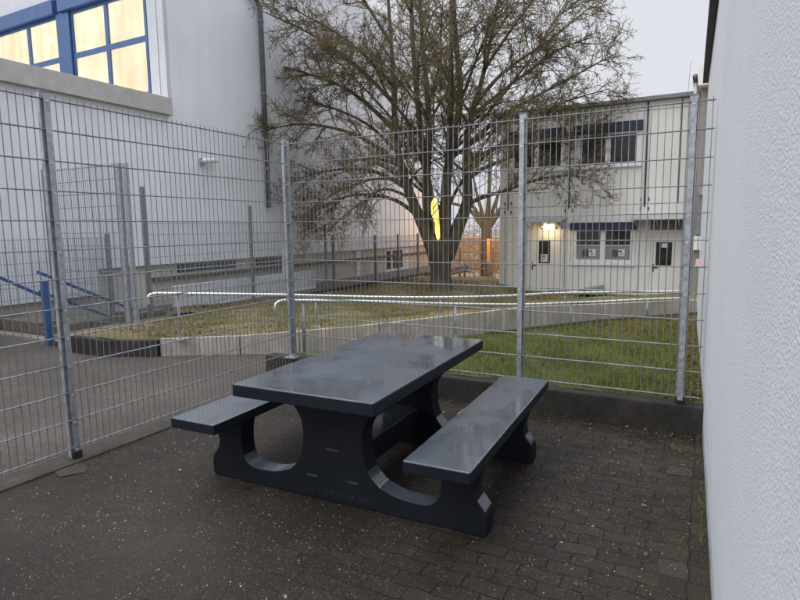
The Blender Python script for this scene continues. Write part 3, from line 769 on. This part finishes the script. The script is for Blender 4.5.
tag(make('white_boarding', B(-9.55,-9.42,7.9,12.6,.005,.50), M['white_board'], at=(-9.5,10,0)), 'long low white board leaning along the hall plinth', 'board')
tag(make('path_edge', B(-9.0,-8.95,7.2,19,-.35,-.03), M['black'], at=(-9,10,0)), 'dark edge strip along the side of the gym path', 'edging')

# ------------------------------------------------------------------ container building
FY = 17.3; Z0 = -.40
cb = thing('container_building', 'two storey cream container block with shuttered windows and canopied doors', 'building', (-3,17.3,Z0))
X0, X1 = -5.72, -.30
make('wall', B(X0, X1, FY, FY+6, Z0, 4.94), M['panelling'], cb)
make('roof_edge', B(X0-.15, X1+.1, FY-.18, FY+6.1, 4.945, 5.05), M['roof_edge'], cb, bevel=.01)
sm_ = MB(); sm_.box(X0, X1, FY-.006, FY-.001, 2.185, 2.20); sm_.box(X0, X1, FY-.006, FY-.001, 4.70, 4.715)
make('joint', sm_, M['annex'], cb)
for x in (-5.45, -3.60, -1.54):
    make('downpipe', MB().tube([(x, FY-.05, 2.12),(x, FY-.05, 4.93)], .022, 8), M['seam'], cb, smooth=True)
    make('column', B(x-.07, x+.07, FY-.03, FY-.002, Z0, 2.18), M['panelling'], cb, bevel=.006)
    make('column_seam', B(x-.10, x-.085, FY-.012, FY-.002, Z0, 2.18), M['annex'], cb)
    cl = MB()
    for dx in (-.13, .13):
        for dz in (2.06, 2.32): cl.box(x+dx*.8-.014, x+dx*.8+.014, FY-.03, FY-.002, dz-.045, dz+.045)
    make('clamp', cl, M['seam'], cb)
make('seam', B(-.72, -.70, FY-.02, FY-.002, 2.2, 4.93), M['seam'], cb)
def cwin(x0, x1, z0, z1, panes, box, low=False):
    f = MB(); w0 = x0
    d0, d1 = FY-.05, FY-.004
    zs0, zs1 = panes[0][2], panes[0][3]
    f.box(x0, x1, d0, d1, z0, zs0); f.box(x0, x1, d0, d1, zs1, z1)
    xs_ = [x0]+[q for p in panes for q in p[:2]]+[x1]
    for a, b in zip(xs_[::2], xs_[1::2]): f.box(a, b, d0, d1, zs0, zs1)
    w = make('window', f, M['white'], cb)
    for (a, b, c, d) in panes:
        make('pane', B(a, b, FY-.018, FY-.006, c, d), M['glass_dark'], w)
        if low:
            mid = c+.40
            make('transom', B(a, b, FY-.03, FY-.019, mid, mid+.02), M['white'], w)
            make('frosted_film', B(a, b, FY-.022, FY-.0185, c, mid-.002), M['glass_frost'], w)
            m_ = (a+b)/2
            make('notice', B(m_+.02, m_+.21, FY-.026, FY-.0225, c+.10, c+.30), M['paper'], w)
            make('picture', B(m_-.17, m_+.01, FY-.026, FY-.0225, c+.08, c+.28), M['paper_dark'], w)
            q = MB(); 
            q.box(m_+.04, m_+.12, FY-.0285, FY-.0265, c+.21, c+.27); q.box(m_+.05, m_+.18, FY-.0285, FY-.0265, c+.17, c+.18); q.box(m_+.05, m_+.16, FY-.0285, FY-.0265, c+.14, c+.15)
            make('print', q, M['paper_dark'], w)
    make('shutter_box', B(box[0], box[1], FY-.16, FY-.003, box[2], box[3]), M['shutter'], w, bevel=.012)
    make('sill', B(x0-.03, x1+.03, FY-.09, FY-.004, z0-.05, z0-.003), M['white'], w)
cwin(-3.47,-1.68,3.28,4.20, [(-3.30,-2.62,3.37,4.14),(-2.48,-1.80,3.37,4.14)], (-3.50,-1.64,4.20,4.46))
cwin(-5.40,-3.74,3.28,4.20, [(-5.25,-4.65,3.37,4.14),(-4.50,-3.86,3.37,4.14)], (-5.42,-3.72,4.20,4.46))
cwin(-3.50,-1.75,.52,1.485, [(-3.35,-2.68,.63,1.45),(-2.54,-1.87,.63,1.45)], (-3.53,-1.72,1.487,1.70), True)
def door(x0, x1, zt, w0, w1, wz0, wz1, lbl):
    d = make('door', B(x0, x1, FY-.035, FY-.003, Z0+.02, zt), M['panelling'], cb, bevel=.006)
    f = MB().box(x0-.06, x0-.004, FY-.055, FY-.003, Z0, zt+.06); f.box(x1+.004, x1+.06, FY-.055, FY-.003, Z0, zt+.06); f.box(x0-.004, x1+.004, FY-.055, FY-.003, zt+.004, zt+.06)
    make('frame', f, M['white'], d)
    make('pane', B(w0, w1, FY-.042, FY-.0355, wz0, wz1), M['glass_dark'], d)
    make('handle', MB().box(x0+.07, x0+.10, FY-.05, FY-.0355, .30, .52).box(x0+.075, x0+.20, FY-.075, FY-.0505, .42, .445), M['seam'], d)
    return d
d1 = door(-4.74,-3.80,1.46,-4.46,-4.12,.50,1.17,'')
make('notice', B(-4.40,-4.20,FY-.0465,FY-.0425,.54,.77), M['paper'], d1)
q = MB().box(-4.375,-4.25,FY-.049,FY-.047,.67,.74); q.box(-4.375,-4.23,FY-.049,FY-.047,.625,.64); q.box(-4.375,-4.26,FY-.049,FY-.047,.59,.605)
make('print', q, M['glass_frost'], d1)
d2 = door(-1.34,-.58,1.40,-1.20,-.80,.49,1.13,'')
make('notice', B(-1.06,-.93,FY-.0465,FY-.0425,.98,1.10), M['paper'], d2)
make('door_panel', B(-1.36,-.56,FY-.02,FY-.003,1.47,1.78), M['annex'], cb)
for (x0, x1, z) in ((-4.80,-3.66,1.72),(-1.82,-.52,1.74)):
    c = make('canopy', MB().poly([(x0,FY-.85,z),(x1,FY-.85,z),(x1,FY-.01,z+.14),(x0,FY-.01,z+.14),(x0,FY-.85,z+.02),(x1,FY-.85,z+.02),(x1,FY-.01,z+.16),(x0,FY-.01,z+.16)],
        [(0,3,2,1),(4,5,6,7),(0,1,5,4),(1,2,6,5),(2,3,7,6),(3,0,4,7)]), M['canopy'], cb)
    for x in (x0+.12, (x0+x1)/2, x1-.12):
        make('bracket', MB().poly([(x-.02,FY-.8,z-.002),(x-.02,FY-.005,z+.128),(x-.02,FY-.005,z-.22),(x+.02,FY-.8,z-.002),(x+.02,FY-.005,z+.128),(x+.02,FY-.005,z-.22)],
            [(0,1,2),(5,4,3),(0,3,4,1),(1,4,5,2),(2,5,3,0)]), M['galv'], c)
cl_ = thing('door_lamp', 'lit warm lamp under the left canopy of the container block', 'lamp', (-4.15,FY-.06,1.42))
make('lamp_base', B(-4.34,-3.96,FY-.10,FY-.058,1.52,1.68), M['white'], cl_)
make('glow_body', MB().tube([(-4.34,FY-.16,1.60),(-4.28,FY-.16,1.60),(-4.02,FY-.16,1.60),(-3.96,FY-.16,1.60)], [.03,.06,.06,.03], 12), M['lamp_warm'], cl_, smooth=True)
hb = MB().poly([(-3.15,16.3,-.30),(-2.45,16.3,-.30),(-2.45,17.2,-.36),(-3.15,17.2,-.36),(-3.05,16.3,-.18),(-2.55,16.3,-.08),(-2.55,17.2,-.10),(-3.05,17.2,-.2)],
    [(0,3,2,1),(4,5,6,7),(0,1,5,4),(1,2,6,5),(2,3,7,6),(3,0,4,7)])
tag(make('cellar_hatch', hb, M['roof_edge'], at=(-2.8,16.7,-.3), bevel=.01), 'low grey sloped hatch on the grass below the lower window', 'hatch')
tag(make('drain_pipe', MB().tube([(-3.75,15.6,-.18),(-3.2,15.7,-.17)], .03, 8), M['black'], at=(-3.5,15.6,-.2), smooth=True), 'short black pipe lying on the grass before the container block', 'pipe')
ax = thing('annex', 'narrow taupe annex with white roof box beside the container block', 'building', (.5,16,-.4))
make('wall', B(-.28, 3, 16.6, 22, -.45, 5.0), M['annex'], ax)
make('roof_box', B(-.34, 3, 16.3, 19, 5.0, 5.50), M['panelling'], ax, bevel=.01)
make('gutter', MB().tube([(-.42,16.5,5.28),(-.42,19,5.28)], .06, 8), M['pipe'], ax, smooth=True)
make('aerial', MB().tube([(-.62,18,5.1),(-.58,18,6.0)], .006, 5), M['galv_dark'], ax)
make('shutter', B(-.22,.3,16.52,16.595,1.35,2.15), M['roof_edge'], ax)
make('meter_box', B(-.27,.12,16.42,16.595,.95,1.30), M['white'], ax, bevel=.01)
make('lamp', B(-.2,.0,16.42,16.595,2.35,2.5), M['galv'], ax)
make('downpipe', MB().tube([(-.40,16.9,-.4),(-.40,16.9,5.2)], .045, 8), M['white'], ax, smooth=True)
tag(make('pink_tag', MB().poly([(-.06,4.735,1.29),(-.005,4.735,1.30),(-.01,4.735,1.36),(-.055,4.735,1.345),(-.06,4.733,1.29),(-.005,4.733,1.30),(-.01,4.733,1.36),(-.055,4.733,1.345)],
    [(0,1,2,3),(7,6,5,4),(0,4,5,1),(1,5,6,2),(2,6,7,3),(3,7,4,0)]), M['pink'], at=(-.03,4.74,1.3)), 'small pink tag hanging on the mesh fence next to the white wall', 'tag')

# ------------------------------------------------------------------ trees
YAW = R(28.3); LAT = np.array([math.cos(YAW), math.sin(YAW), 0]); DEP = np.array([-math.sin(YAW), math.cos(YAW), 0])
class Tree:
    def __init__(s, base, seed): s.b = np.array(base); s.r = np.random.default_rng(seed); s.thick = []; s.thin = []
    def P(s, l, d, z): return s.b+LAT*l+DEP*d+np.array([0,0,z])
    def spline(s, pts, k=4):
        P = [np.array(p, float) for p in pts]; S = []
        for i in range(len(P)-1):
            p0, p1, p2, p3 = P[max(i-1,0)], P[i], P[i+1], P[min(i+2, len(P)-1)]
            for j in range(k):
                u = j/k; S.append(.5*(2*p1+(p2-p0)*u+(2*p0-5*p1+4*p2-p3)*u*u+(-p0+3*p1-3*p2+p3)*u**3))
        S.append(P[-1]); return S
    def add(s, pts, r0, r1):
        n = len(pts); rs = [r0+(r1-r0)*(i/(n-1))**.85 for i in range(n)]
        (s.thick if r0 > .028 else s.thin).append((pts, rs)); return pts, rs
    def grow(s, p, d, L, r, droop, wig, seg):
        pts = [p]; d = d/np.linalg.norm(d); st = L/seg
        for i in range(seg):
            d = d+s.r.normal(0, wig, 3)+np.array([0,0,droop])*(i+1)/seg; d /= np.linalg.norm(d)
            pts.append(pts[-1]+d*st)
        return pts
    def side(s, d, ang):
        v = s.r.normal(0, 1, 3); v -= d*(v@d); v /= np.linalg.norm(v)
        return d*math.cos(ang)+v*math.sin(ang)
    def branch(s, pts, rs, lvl, L, dens, up):
        """children along a limb"""
        if lvl == 0: return
        n = len(pts); cum = [0]
        for i in range(n-1): cum.append(cum[-1]+np.linalg.norm(pts[i+1]-pts[i]))
        tot = cum[-1]; k = max(2, int(tot*dens[lvl-1]))
        for j in range(k):
            t = (.2+.8*s.r.uniform(0, 1)**.7)*tot
            i = min(n-2, int(np.searchsorted(cum, t)-1)); i = max(i, 0)
            u = (t-cum[i])/max(1e-6, cum[i+1]-cum[i]); p = pts[i]+(pts[i+1]-pts[i])*u
            d = pts[i+1]-pts[i]; d /= np.linalg.norm(d); rr = rs[i]
            l = L[lvl-1]*s.r.uniform(.55, 1.2)*(1.1-.45*t/tot)
            dd = s.side(d, s.r.uniform(.5, 1.15)); dd[2] += up*(1 if lvl > 1 else .6)*s.r.uniform(.0, 1.2)
            r0 = max(.0068, min(rr*.62, l*.021)); seg = (4, 5, 6, 7)[min(lvl-1, 3)]
            q = s.grow(p, dd, l, r0, s.r.normal(.0, .10)-.05*(lvl == 2), .17, seg)
            qp, qr = s.add(q, r0, max(.0042, r0*.4))
            s.branch(qp, qr, lvl-1, L, dens, up)
    def meshes(s, root, mt, mc, tw=6.6, tl=.21, tr_=.0068, sp=8.5, sl_=.06, up=.12):
        m = MB()
        for pts, rs in s.thick: m.tube([tuple(p) for p in pts], rs, 10 if rs[0] > .1 else 7, True)
        make('trunk', m, mt, root, smooth=True)
        V = []; F = []; o = 0; n = 3; S0 = []; S1 = []
        ang = np.arange(n)*2*np.pi/n; CA, SA = np.cos(ang), np.sin(ang)
        for pts, rs in s.thin:
            P = np.array(pts); T_ = P[-1]-P[0]; T_ /= np.linalg.norm(T_)+1e-9
            a = np.cross(T_, [0.31,.62,.72]); a /= np.linalg.norm(a)+1e-9; b = np.cross(T_, a)
            k = len(P); off = a[None]*CA[:,None]+b[None]*SA[:,None]
            V.append((P[:,None,:]+np.array(rs)[:,None,None]*off[None]).reshape(-1, 3))
            idx = np.arange(k-1)[:,None]*n+np.arange(n)[None]; nx = np.arange(k-1)[:,None]*n+(np.arange(n)[None]+1) % n
            F.append((o+np.stack([idx, nx, nx+n, idx+n], -1)).reshape(-1, 4)); o += k*n
            S0.append(P[:-1]); S1.append(P[1:])
        S0 = np.concatenate(S0); S1 = np.concatenate(S1)
        def sprout(A, Bp, dens, length, r0, segs, jit):
            nonlocal o
            L_ = np.linalg.norm(Bp-A, axis=1); cnt = s.r.poisson(L_*dens); ii = np.repeat(np.arange(len(A)), cnt); N_ = len(ii)
            d = (Bp-A)[ii]; d /= np.linalg.norm(d, axis=1)[:,None]+1e-9
            p = A[ii]+(Bp-A)[ii]*s.r.uniform(0, 1, (N_, 1))
            v = s.r.normal(0, 1, (N_, 3)); v -= d*(v*d).sum(1)[:,None]; v /= np.linalg.norm(v, axis=1)[:,None]+1e-9
            th = s.r.uniform(.5, 1.25, (N_, 1)); d = d*np.cos(th)+v*np.sin(th); d[:,2] += up*s.r.uniform(0, 1.2, N_)
            l = length*s.r.uniform(.45, 1.35, (N_, 1)); pts = [p]
            for q in range(segs):
                d = d+s.r.normal(0, jit, (N_, 3)); d /= np.linalg.norm(d, axis=1)[:,None]; pts.append(pts[-1]+d*l/segs)
            a = np.cross(d, np.array([.31,.62,.72])); a /= np.linalg.norm(a, axis=1)[:,None]+1e-9; b = np.cross(d, a)
            Pq = np.stack(pts, 1); k = segs+1; rs = np.linspace(r0, r0*.6, k)
            off = a[:,None,:]*CA[None,:,None]+b[:,None,:]*SA[None,:,None]
            V.append((Pq[:,:,None,:]+rs[None,:,None,None]*off[:,None]).reshape(-1, 3))
            idx = np.arange(k-1)[:,None]*n+np.arange(n)[None]; nx = np.arange(k-1)[:,None]*n+(np.arange(n)[None]+1) % n
            f = np.stack([idx, nx, nx+n, idx+n], -1).reshape(1, -1, 4)+o+(np.arange(N_)*k*n)[:,None,None]
            F.append(f.reshape(-1, 4)); o += N_*k*n
            return Pq
        Pq = sprout(S0, S1, tw, tl, tr_, 3, .30)
        A = np.concatenate([Pq[:,:-1].reshape(-1, 3), S0]); Bp = np.concatenate([Pq[:,1:].reshape(-1, 3), S1])
        if sp: sprout(A, Bp, sp, sl_, tr_*.85, 2, .35)
        fast('crown', np.concatenate(V), np.concatenate(F), mc, root, True)

tr = thing('bare_tree', 'large bare multi stemmed tree with lichened twigs on the lawn', 'tree', (-6.38,14.25,-.1))
T = Tree((-6.38,14.25,-.1), 3)
T.add(T.spline([T.P(0,0,-.15),T.P(0,0,.05),T.P(0,0,.25),T.P(-.01,0,.6),T.P(0,0,1.0),T.P(.02,0,1.45)], 3), .46, .40)
tp, trs = T.thick[0]
for i in range(len(trs)):
    z = tp[i][2]-T.b[2]; trs[i] = .265+.19*math.exp(-max(0, z+.1)*5.)+.12*max(0, z-.5)
stems = [
 ([(-.14,0,.9),(-.40,0,1.6),(-.74,.1,2.4),(-1.03,.1,3.3),(-1.2,.1,4.3),(-1.25,.2,6.0),(-1.4,.3,8.8)], .19),
 ([(-.06,.12,1.0),(-.32,.25,2.0),(-.36,.35,3.2),(-.27,.45,4.6),(-.42,.55,6.6),(-.6,.6,9.2)], .17),
 ([(.06,-.05,1.1),(.12,-.12,2.0),(.17,-.2,3.2),(.50,-.3,5.0),(.34,-.4,7.0),(.35,-.4,9.4)], .18),
 ([(.16,0,.9),(.46,0,1.7),(.72,0,2.4),(.70,0,3.4),(.78,.1,4.4),(1.19,.2,5.84),(1.75,.3,8.6)], .20),
 ([(.0,.15,1.0),(.10,.6,2.0),(.30,1.2,3.6),(.45,1.9,6.0),(.5,2.3,8.6)], .15),
 ([(-.02,-.1,1.5),(-.30,-.6,2.5),(-.55,-1.2,3.9),(-.75,-1.6,6.0),(-.8,-1.8,8.4)], .12),
]
limbs = [
 ([(.66,0,2.30),(1.15,-.05,2.52),(1.75,-.1,2.68),(2.7,-.2,2.98),(3.6,-.3,3.02),(4.3,-.3,2.80)], .075),
 ([(.72,0,3.0),(1.3,.2,3.35),(2.2,.5,3.7),(3.4,.7,4.2),(4.7,.8,4.55)], .075),
 ([(.74,0,3.9),(1.6,-.3,4.6),(2.8,-.6,5.2),(4.4,-.8,6.0)], .075),
 ([(.9,.1,4.9),(1.7,.2,5.8),(2.9,.2,6.6),(4.2,.2,7.6)], .07),
 ([(1.2,.2,5.9),(2.0,0,7.0),(3.0,-.2,8.2)], .06),
 ([(-.62,.05,2.05),(-1.3,0,2.5),(-2.3,-.1,2.62),(-3.1,-.2,2.35),(-3.9,-.2,1.85)], .07),
 ([(-.78,.1,2.5),(-1.5,-.3,2.75),(-2.2,-.5,2.35),(-2.9,-.6,1.75),(-3.3,-.7,1.35)], .05),
 ([(-.85,.1,2.75),(-1.8,.1,3.25),(-3.1,.3,3.3),(-4.2,.3,2.95)], .075),
 ([(-1.05,.1,3.4),(-2.2,-.2,4.15),(-3.6,-.3,4.45),(-4.8,-.3,4.25)], .075),
 ([(-1.2,.1,4.3),(-2.4,.3,5.4),(-4.1,.6,6.1),(-4.9,.7,6.2)], .07),
 ([(-1.24,.2,5.5),(-2.4,0,6.6),(-3.9,-.2,7.4)], .065),
 ([(-1.3,.2,6.6),(-2.1,.1,7.8),(-3.0,.1,8.8)], .055),
 ([(-.3,-.6,2.5),(-.9,-1.4,3.1),(-1.6,-2.3,3.3),(-2.3,-3.2,3.1)], .06),
 ([(.12,-.12,2.1),(.5,-.9,2.9),(1.2,-2.0,3.6),(1.9,-3.0,3.9)], .06),
 ([(.17,-.2,3.2),(.2,-1.2,4.2),(.1,-2.4,5.0),(.0,-3.4,5.4)], .06),
 ([(-.55,-1.2,3.9),(-1.4,-1.8,4.8),(-2.4,-2.3,5.6)], .05),
 ([(.3,1.2,3.6),(1.2,1.9,4.3),(2.3,2.6,4.9),(3.3,3.2,5.3)], .06),
 ([(.1,.6,2.2),(-.7,1.5,3.0),(-1.8,2.4,3.7),(-2.9,3.0,4.0)], .06),
 ([(.45,-.28,4.8),(.9,-1.0,6.0),(1.5,-1.6,7.4)], .05),
 ([(-.3,.45,4.6),(-1.0,1.2,5.8),(-1.9,1.8,6.9)], .05),
 ([(-.36,.35,3.2),(-.8,-.1,4.0),(-1.9,-.5,5.2),(-2.9,-.8,6.1)], .05),
 ([(.5,-.3,5.0),(-.2,-.6,6.2),(-.7,-.8,7.8)], .05),
 ([(.4,1.8,5.6),(1.4,1.9,6.8),(2.4,2.0,8.2)], .05),
 ([(-.9,.1,2.9),(-1.7,.5,3.1),(-2.8,.9,2.8),(-3.7,1.0,2.3)], .06),
 ([(-1.1,.1,3.7),(-2.0,.6,4.6),(-3.3,.9,5.2),(-4.5,1.1,5.4)], .06),
 ([(-1.2,.2,5.0),(-2.2,-.4,5.9),(-3.4,-.8,6.6),(-4.4,-1.0,7.0)], .06),
 ([(.75,0,3.5),(1.8,.2,4.0),(3.1,.1,4.9),(4.5,0,5.3)], .06),
 ([(.9,.1,4.7),(2.0,.6,5.6),(3.4,1.0,6.6),(4.5,1.2,7.0)], .06),
 ([(.2,-.2,3.6),(1.0,-.7,4.4),(2.0,-1.2,5.6),(2.9,-1.5,7.0)], .055),
]
LN = (.5, 1.2); DN = (7.0, 7.4)
for pts, r in stems:
    p, q = T.add(T.spline([T.P(*a) for a in pts]), r*1.12, .03); T.branch(p, q, 2, (.5, 1.2), (5.0, .9), .2)
    for j in range(5):
        t = T.r.uniform(.42, .95); i = int(t*(len(p)-2)); d = p[i+1]-p[i]; d /= np.linalg.norm(d)
        az = T.r.uniform(0, 6.283); h_ = np.array([math.cos(az), math.sin(az), T.r.uniform(.25, .9)]); h_ /= np.linalg.norm(h_)
        l = T.r.uniform(2.0, 3.9)*(1.15-.45*t)
        pp = T.grow(p[i], d*.35+h_, l, .04, -.12, .09, 9)
        pq, qq = T.add(pp, min(.04, q[i]*.6), .008); T.branch(pq, qq, 2, (.5, 1.1), (6.0, 4.4), .15)
for pts, r in limbs:
    p, q = T.add(T.spline([T.P(*a) for a in pts]), r*.98, .010); T.branch(p, q, 2, LN, DN, .14)
T.meshes(tr, M['bark'], M['twig'])
# bright glow in the fork, built as an added emissive shape
lg = thing('fork_glow_shape', 'added yellow glowing shape standing in for bright light in the fork of the bare tree', 'lamp', tuple(T.P(-.17,-.62,1.42)))
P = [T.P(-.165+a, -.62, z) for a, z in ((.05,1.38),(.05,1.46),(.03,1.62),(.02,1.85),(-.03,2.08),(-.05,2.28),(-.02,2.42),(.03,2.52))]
make('glow_body', MB().tube([tuple(p) for p in P], [.015,.05,.065,.06,.10,.085,.095,.015], 9), M['fork_glow'], lg, smooth=True)
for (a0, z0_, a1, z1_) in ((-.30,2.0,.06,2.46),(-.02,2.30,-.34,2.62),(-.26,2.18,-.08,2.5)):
    make('crossing_twig', MB().tube([tuple(T.P(a0, -.74, z0_)), tuple(T.P((a0+a1)/2+.02, -.76, (z0_+z1_)/2)), tuple(T.P(a1, -.74, z1_))], [.012,.014,.010], 5), M['black'], lg)  # dark twigs crossing in front of the glow
make('glow_hook', MB().tube([tuple(P[-1]), tuple(T.P(-.12,-.5,2.72))], .012, 6), M['black'], lg)  # hook end of the added glowing shape

t2 = thing('pollard_tree', 'smaller bare pollarded tree behind, left of the container block', 'tree', (-8.55,24,-.5))
T2 = Tree((-8.55,24,-.5), 8)
T2.add(T2.spline([T2.P(0,0,-.1),T2.P(0,0,1.0),T2.P(.02,0,2.0),T2.P(0,0,2.4)]), .25, .22)
for (l, d, z) in ((-1.4,0,4.6),(-.6,.4,5.6),(.1,-.3,6.2),(.9,.2,5.6),(1.7,0,4.4),(-2.2,-.3,3.9),(2.3,.4,3.7),(.4,.8,6.6)):
    p, q = T2.add(T2.spline([T2.P(0,0,1.9),T2.P(l*.35,d*.4,2.9),T2.P(l*.8,d,(z+2.6)/2),T2.P(l*1.1,d,z)]), .12, .02)
    T2.branch(p, q, 2, (.6,1.2), (2.6,1.8), .35)
T2.meshes(t2, M['bark_far'], M['twig_far'], 5., .35, .008, 0)

# ------------------------------------------------------------------ beyond
op = thing('marker_post', 'wooden post with orange lamplight painted on its top in front of the brown scrub', 'post', (-7.72,22,-.5))
make('post', B(-7.78,-7.66,21.95,22.05,-.55,.2), M['wood'], op)
make('lamplit_top', B(-7.79,-7.65,21.94,22.06,.2,1.14), M['lamplit_wood'], op)
make('cross_bar', B(-7.64,-6.9,21.97,22.03,1.04,1.12), M['lamplit_wood'], op)
bs = thing('bike_stand', 'curved grey tubular bike stand on the grass behind the tree', 'bike stand', (-7.2,18.3,-.4))
make('loop', MB().tube(T.spline([np.array(p) for p in ((-8.35,18.2,-.45),(-8.0,18.25,-.1),(-7.4,18.3,.12),(-7.0,18.35,.05),(-6.85,18.35,-.45))]), .025, 8), M['galv'], bs, smooth=True)
make('post', MB().tube([(-7.3,18.3,-.45),(-7.3,18.3,.5)], .035, 8), M['galv_dark'], bs, smooth=True)
tag(make('stone_slab', B(-8.3,-6.5,18.7,19.0,-.5,-.30), M['conc_mid'], at=(-7.5,18.8,-.5), bevel=.01), 'low flat concrete slab on the ground behind the tree', 'slab')
pf = thing('field_fence', 'wooden rail fence between lawn and the brown field', 'fence', (-9,23,-.5))
for x in lin(-14, -2, 9): make('fence_post', B(x-.035, x+.035, 23.22, 23.29, -.6, .75), M['wood'], pf)
for z in (-.2, .15, .5): make('rail', B(-14, -2, 23.295, 23.32, z, z+.05), M['wood'], pf)
# low brown scrub in rows over the rising field
n = 90000
row = rng.integers(0, 34, n); yy = 25.5+row*1.55+rng.normal(0, .16, n); xx = rng.uniform(-50, 8, n)
zz = np.array([hill(a, b) for a, b in zip(xx, yy)])
h = rng.uniform(.08, .38, n); V = np.empty((n, 3, 3)); w = rng.uniform(.01, .03, n); lx = rng.normal(0, .2, n)
V[:,0] = np.stack([xx-w, yy, zz-.1], 1); V[:,1] = np.stack([xx+w, yy, zz-.1], 1); V[:,2] = np.stack([xx+lx, yy+rng.normal(0,.2,n), zz+h], 1)
tag(fast('scrub', V.reshape(-1,3), np.arange(n*3).reshape(n,3), M['scrub']), 'rows of reddish brown winter scrub over the far field', 'scrub', kind='stuff')
n = 40000
cx = rng.uniform(-90, 30, 220); cy = rng.uniform(95, 140, 220); ch = rng.uniform(1.2, 3.6, 220)
i = rng.integers(0, 220, n); u = rng.normal(0, 1, (n, 3)); u /= np.linalg.norm(u, axis=1)[:,None]; u *= rng.uniform(.3, 1, n)[:,None]**.5
ctr = np.stack([cx[i]+u[:,0]*2.6, cy[i]+u[:,1]*2.6, -.1+ch[i]*.5+u[:,2]*ch[i]*.5], 1)
V = np.empty((n,3,3))
for k in range(3): V[:,k] = ctr+rng.normal(0, .2, (n, 3))
tag(fast('far_wood', V.reshape(-1,3), np.arange(n*3).reshape(n,3), M['haze_tree']), 'pale hazy belt of bare trees on the horizon', 'trees', kind='stuff')

# ------------------------------------------------------------------ light
w = bpy.data.worlds.new('World'); sc.world = w; w.use_nodes = True
nt = w.node_tree; N = nt.nodes; L = nt.links
bg = N['Background']; bg.inputs['Strength'].default_value = .1
sky = N.new('ShaderNodeTexSky'); sky.sky_type = 'NISHITA'; sky.sun_disc = False
sky.sun_elevation = R(38); sky.sun_rotation = R(200); sky.air_density = 2.; sky.dust_density = 6.
hs = N.new('ShaderNodeHueSaturation'); hs.inputs['Saturation'].default_value = .25; hs.inputs['Value'].default_value = .5
L.new(sky.outputs[0], hs.inputs['Color'])
tc = N.new('ShaderNodeTexCoord'); sp = N.new('ShaderNodeSeparateXYZ'); L.new(tc.outputs['Generated'], sp.inputs[0])
cr = N.new('ShaderNodeValToRGB'); L.new(sp.outputs[2], cr.inputs['Fac'])
cr.color_ramp.elements[0].position = 0.; cr.color_ramp.elements[0].color = (.775, .79, .85, 1)
e = cr.color_ramp.elements.new(.42); e.color = (.83, .85, .92, 1)
cr.color_ramp.elements[-1].position = .95; cr.color_ramp.elements[-1].color = (2.5, 2.6, 2.85, 1)
ns = N.new('ShaderNodeTexNoise'); ns.inputs['Scale'].default_value = 2.2; ns.inputs['Detail'].default_value = 5
nm = N.new('ShaderNodeMapping'); nm.inputs['Scale'].default_value = (1, 1, 3.2); L.new(tc.outputs['Generated'], nm.inputs['Vector']); L.new(nm.outputs[0], ns.inputs['Vector'])
nr = N.new('ShaderNodeMapRange'); nr.inputs['From Min'].default_value = .3; nr.inputs['From Max'].default_value = .7; nr.inputs['To Min'].default_value = 9.4; nr.inputs['To Max'].default_value = 10.4
L.new(ns.outputs['Fac'], nr.inputs['Value'])
sc10 = N.new('ShaderNodeVectorMath'); sc10.operation = 'SCALE'; sc10.inputs['Scale'].default_value = 10.
L.new(cr.outputs[0], sc10.inputs[0]); L.new(nr.outputs[0], sc10.inputs['Scale'])
mx = N.new('ShaderNodeMix'); mx.data_type = 'RGBA'; mx.inputs[0].default_value = .9
L.new(hs.outputs[0], mx.inputs[6]); L.new(sc10.outputs[0], mx.inputs[7]); L.new(mx.outputs[2], bg.inputs['Color'])
sl = bpy.data.lights.new('overcast_sun', 'SUN'); sl.energy = 1.4; sl.angle = R(60); sl.color = (1, .97, .93)
so = bpy.data.objects.new('overcast_sun', sl); col.objects.link(so)
el, az = R(40), R(213)
dv = Vector((math.sin(az)*math.cos(el), math.cos(az)*math.cos(el), math.sin(el)))
so.rotation_euler = dv.to_track_quat('Z', 'Y').to_euler()
sky.sun_elevation = el; sky.sun_rotation = az
def point(name, loc, e, c, r):
    l = bpy.data.lights.new(name, 'POINT'); l.energy = e; l.color = c; l.shadow_soft_size = r
    o = bpy.data.objects.new(name, l); o.location = loc; col.objects.link(o)
point('tree_glow_light', tuple(T.P(-.9, .6, 1.9)), 8, (1., .55, .2), .15)  # warm light added behind the fork to tint the hall wall
point('door_lamp_light', (-4.15, FY-.32, 1.55), 9, (1., .72, .36), .08)
point('field_glow_light', (-8.2, 21.6, 1.7), 130, (1., .50, .16), .2)  # warm light added to tint the scrub orange, no fixture modelled

# ------------------------------------------------------------------ camera
PITCH, ROLL = R(7.178), R(-.799)
def c2w(u, v, w):
    c, s = math.cos(ROLL), math.sin(ROLL); u1, v1 = c*u-s*v, s*u+c*v
    c, s = math.cos(PITCH), math.sin(PITCH); y, z = c*w+s*v1, -s*w+c*v1
    c, s = math.cos(YAW), math.sin(YAW); return Vector((c*u1-s*y, s*u1+c*y, z))
cam = bpy.data.cameras.new('camera'); co = bpy.data.objects.new('camera', cam); col.objects.link(co)
rt, upv, bk = c2w(1,0,0), c2w(0,1,0), -c2w(0,0,1)
mw_ = Matrix((rt, upv, bk)).transposed().to_4x4(); mw_.translation = Vector((0,0,1.6))
co.matrix_world = mw_
cam.sensor_fit = 'HORIZONTAL'; cam.sensor_width = 36; cam.lens = 36*566.4/800
cam.clip_start = .02; cam.clip_end = 1000
sc.camera = co
sc.render.engine = 'CYCLES'
sc.view_settings.view_transform = 'Standard'; sc.view_settings.look = 'None'; sc.view_settings.exposure = 0

sc.cycles.max_bounces = 5; sc.cycles.diffuse_bounces = 3; sc.cycles.glossy_bounces = 2; sc.cycles.transmission_bounces = 2
sc.cycles.adaptive_threshold = .03
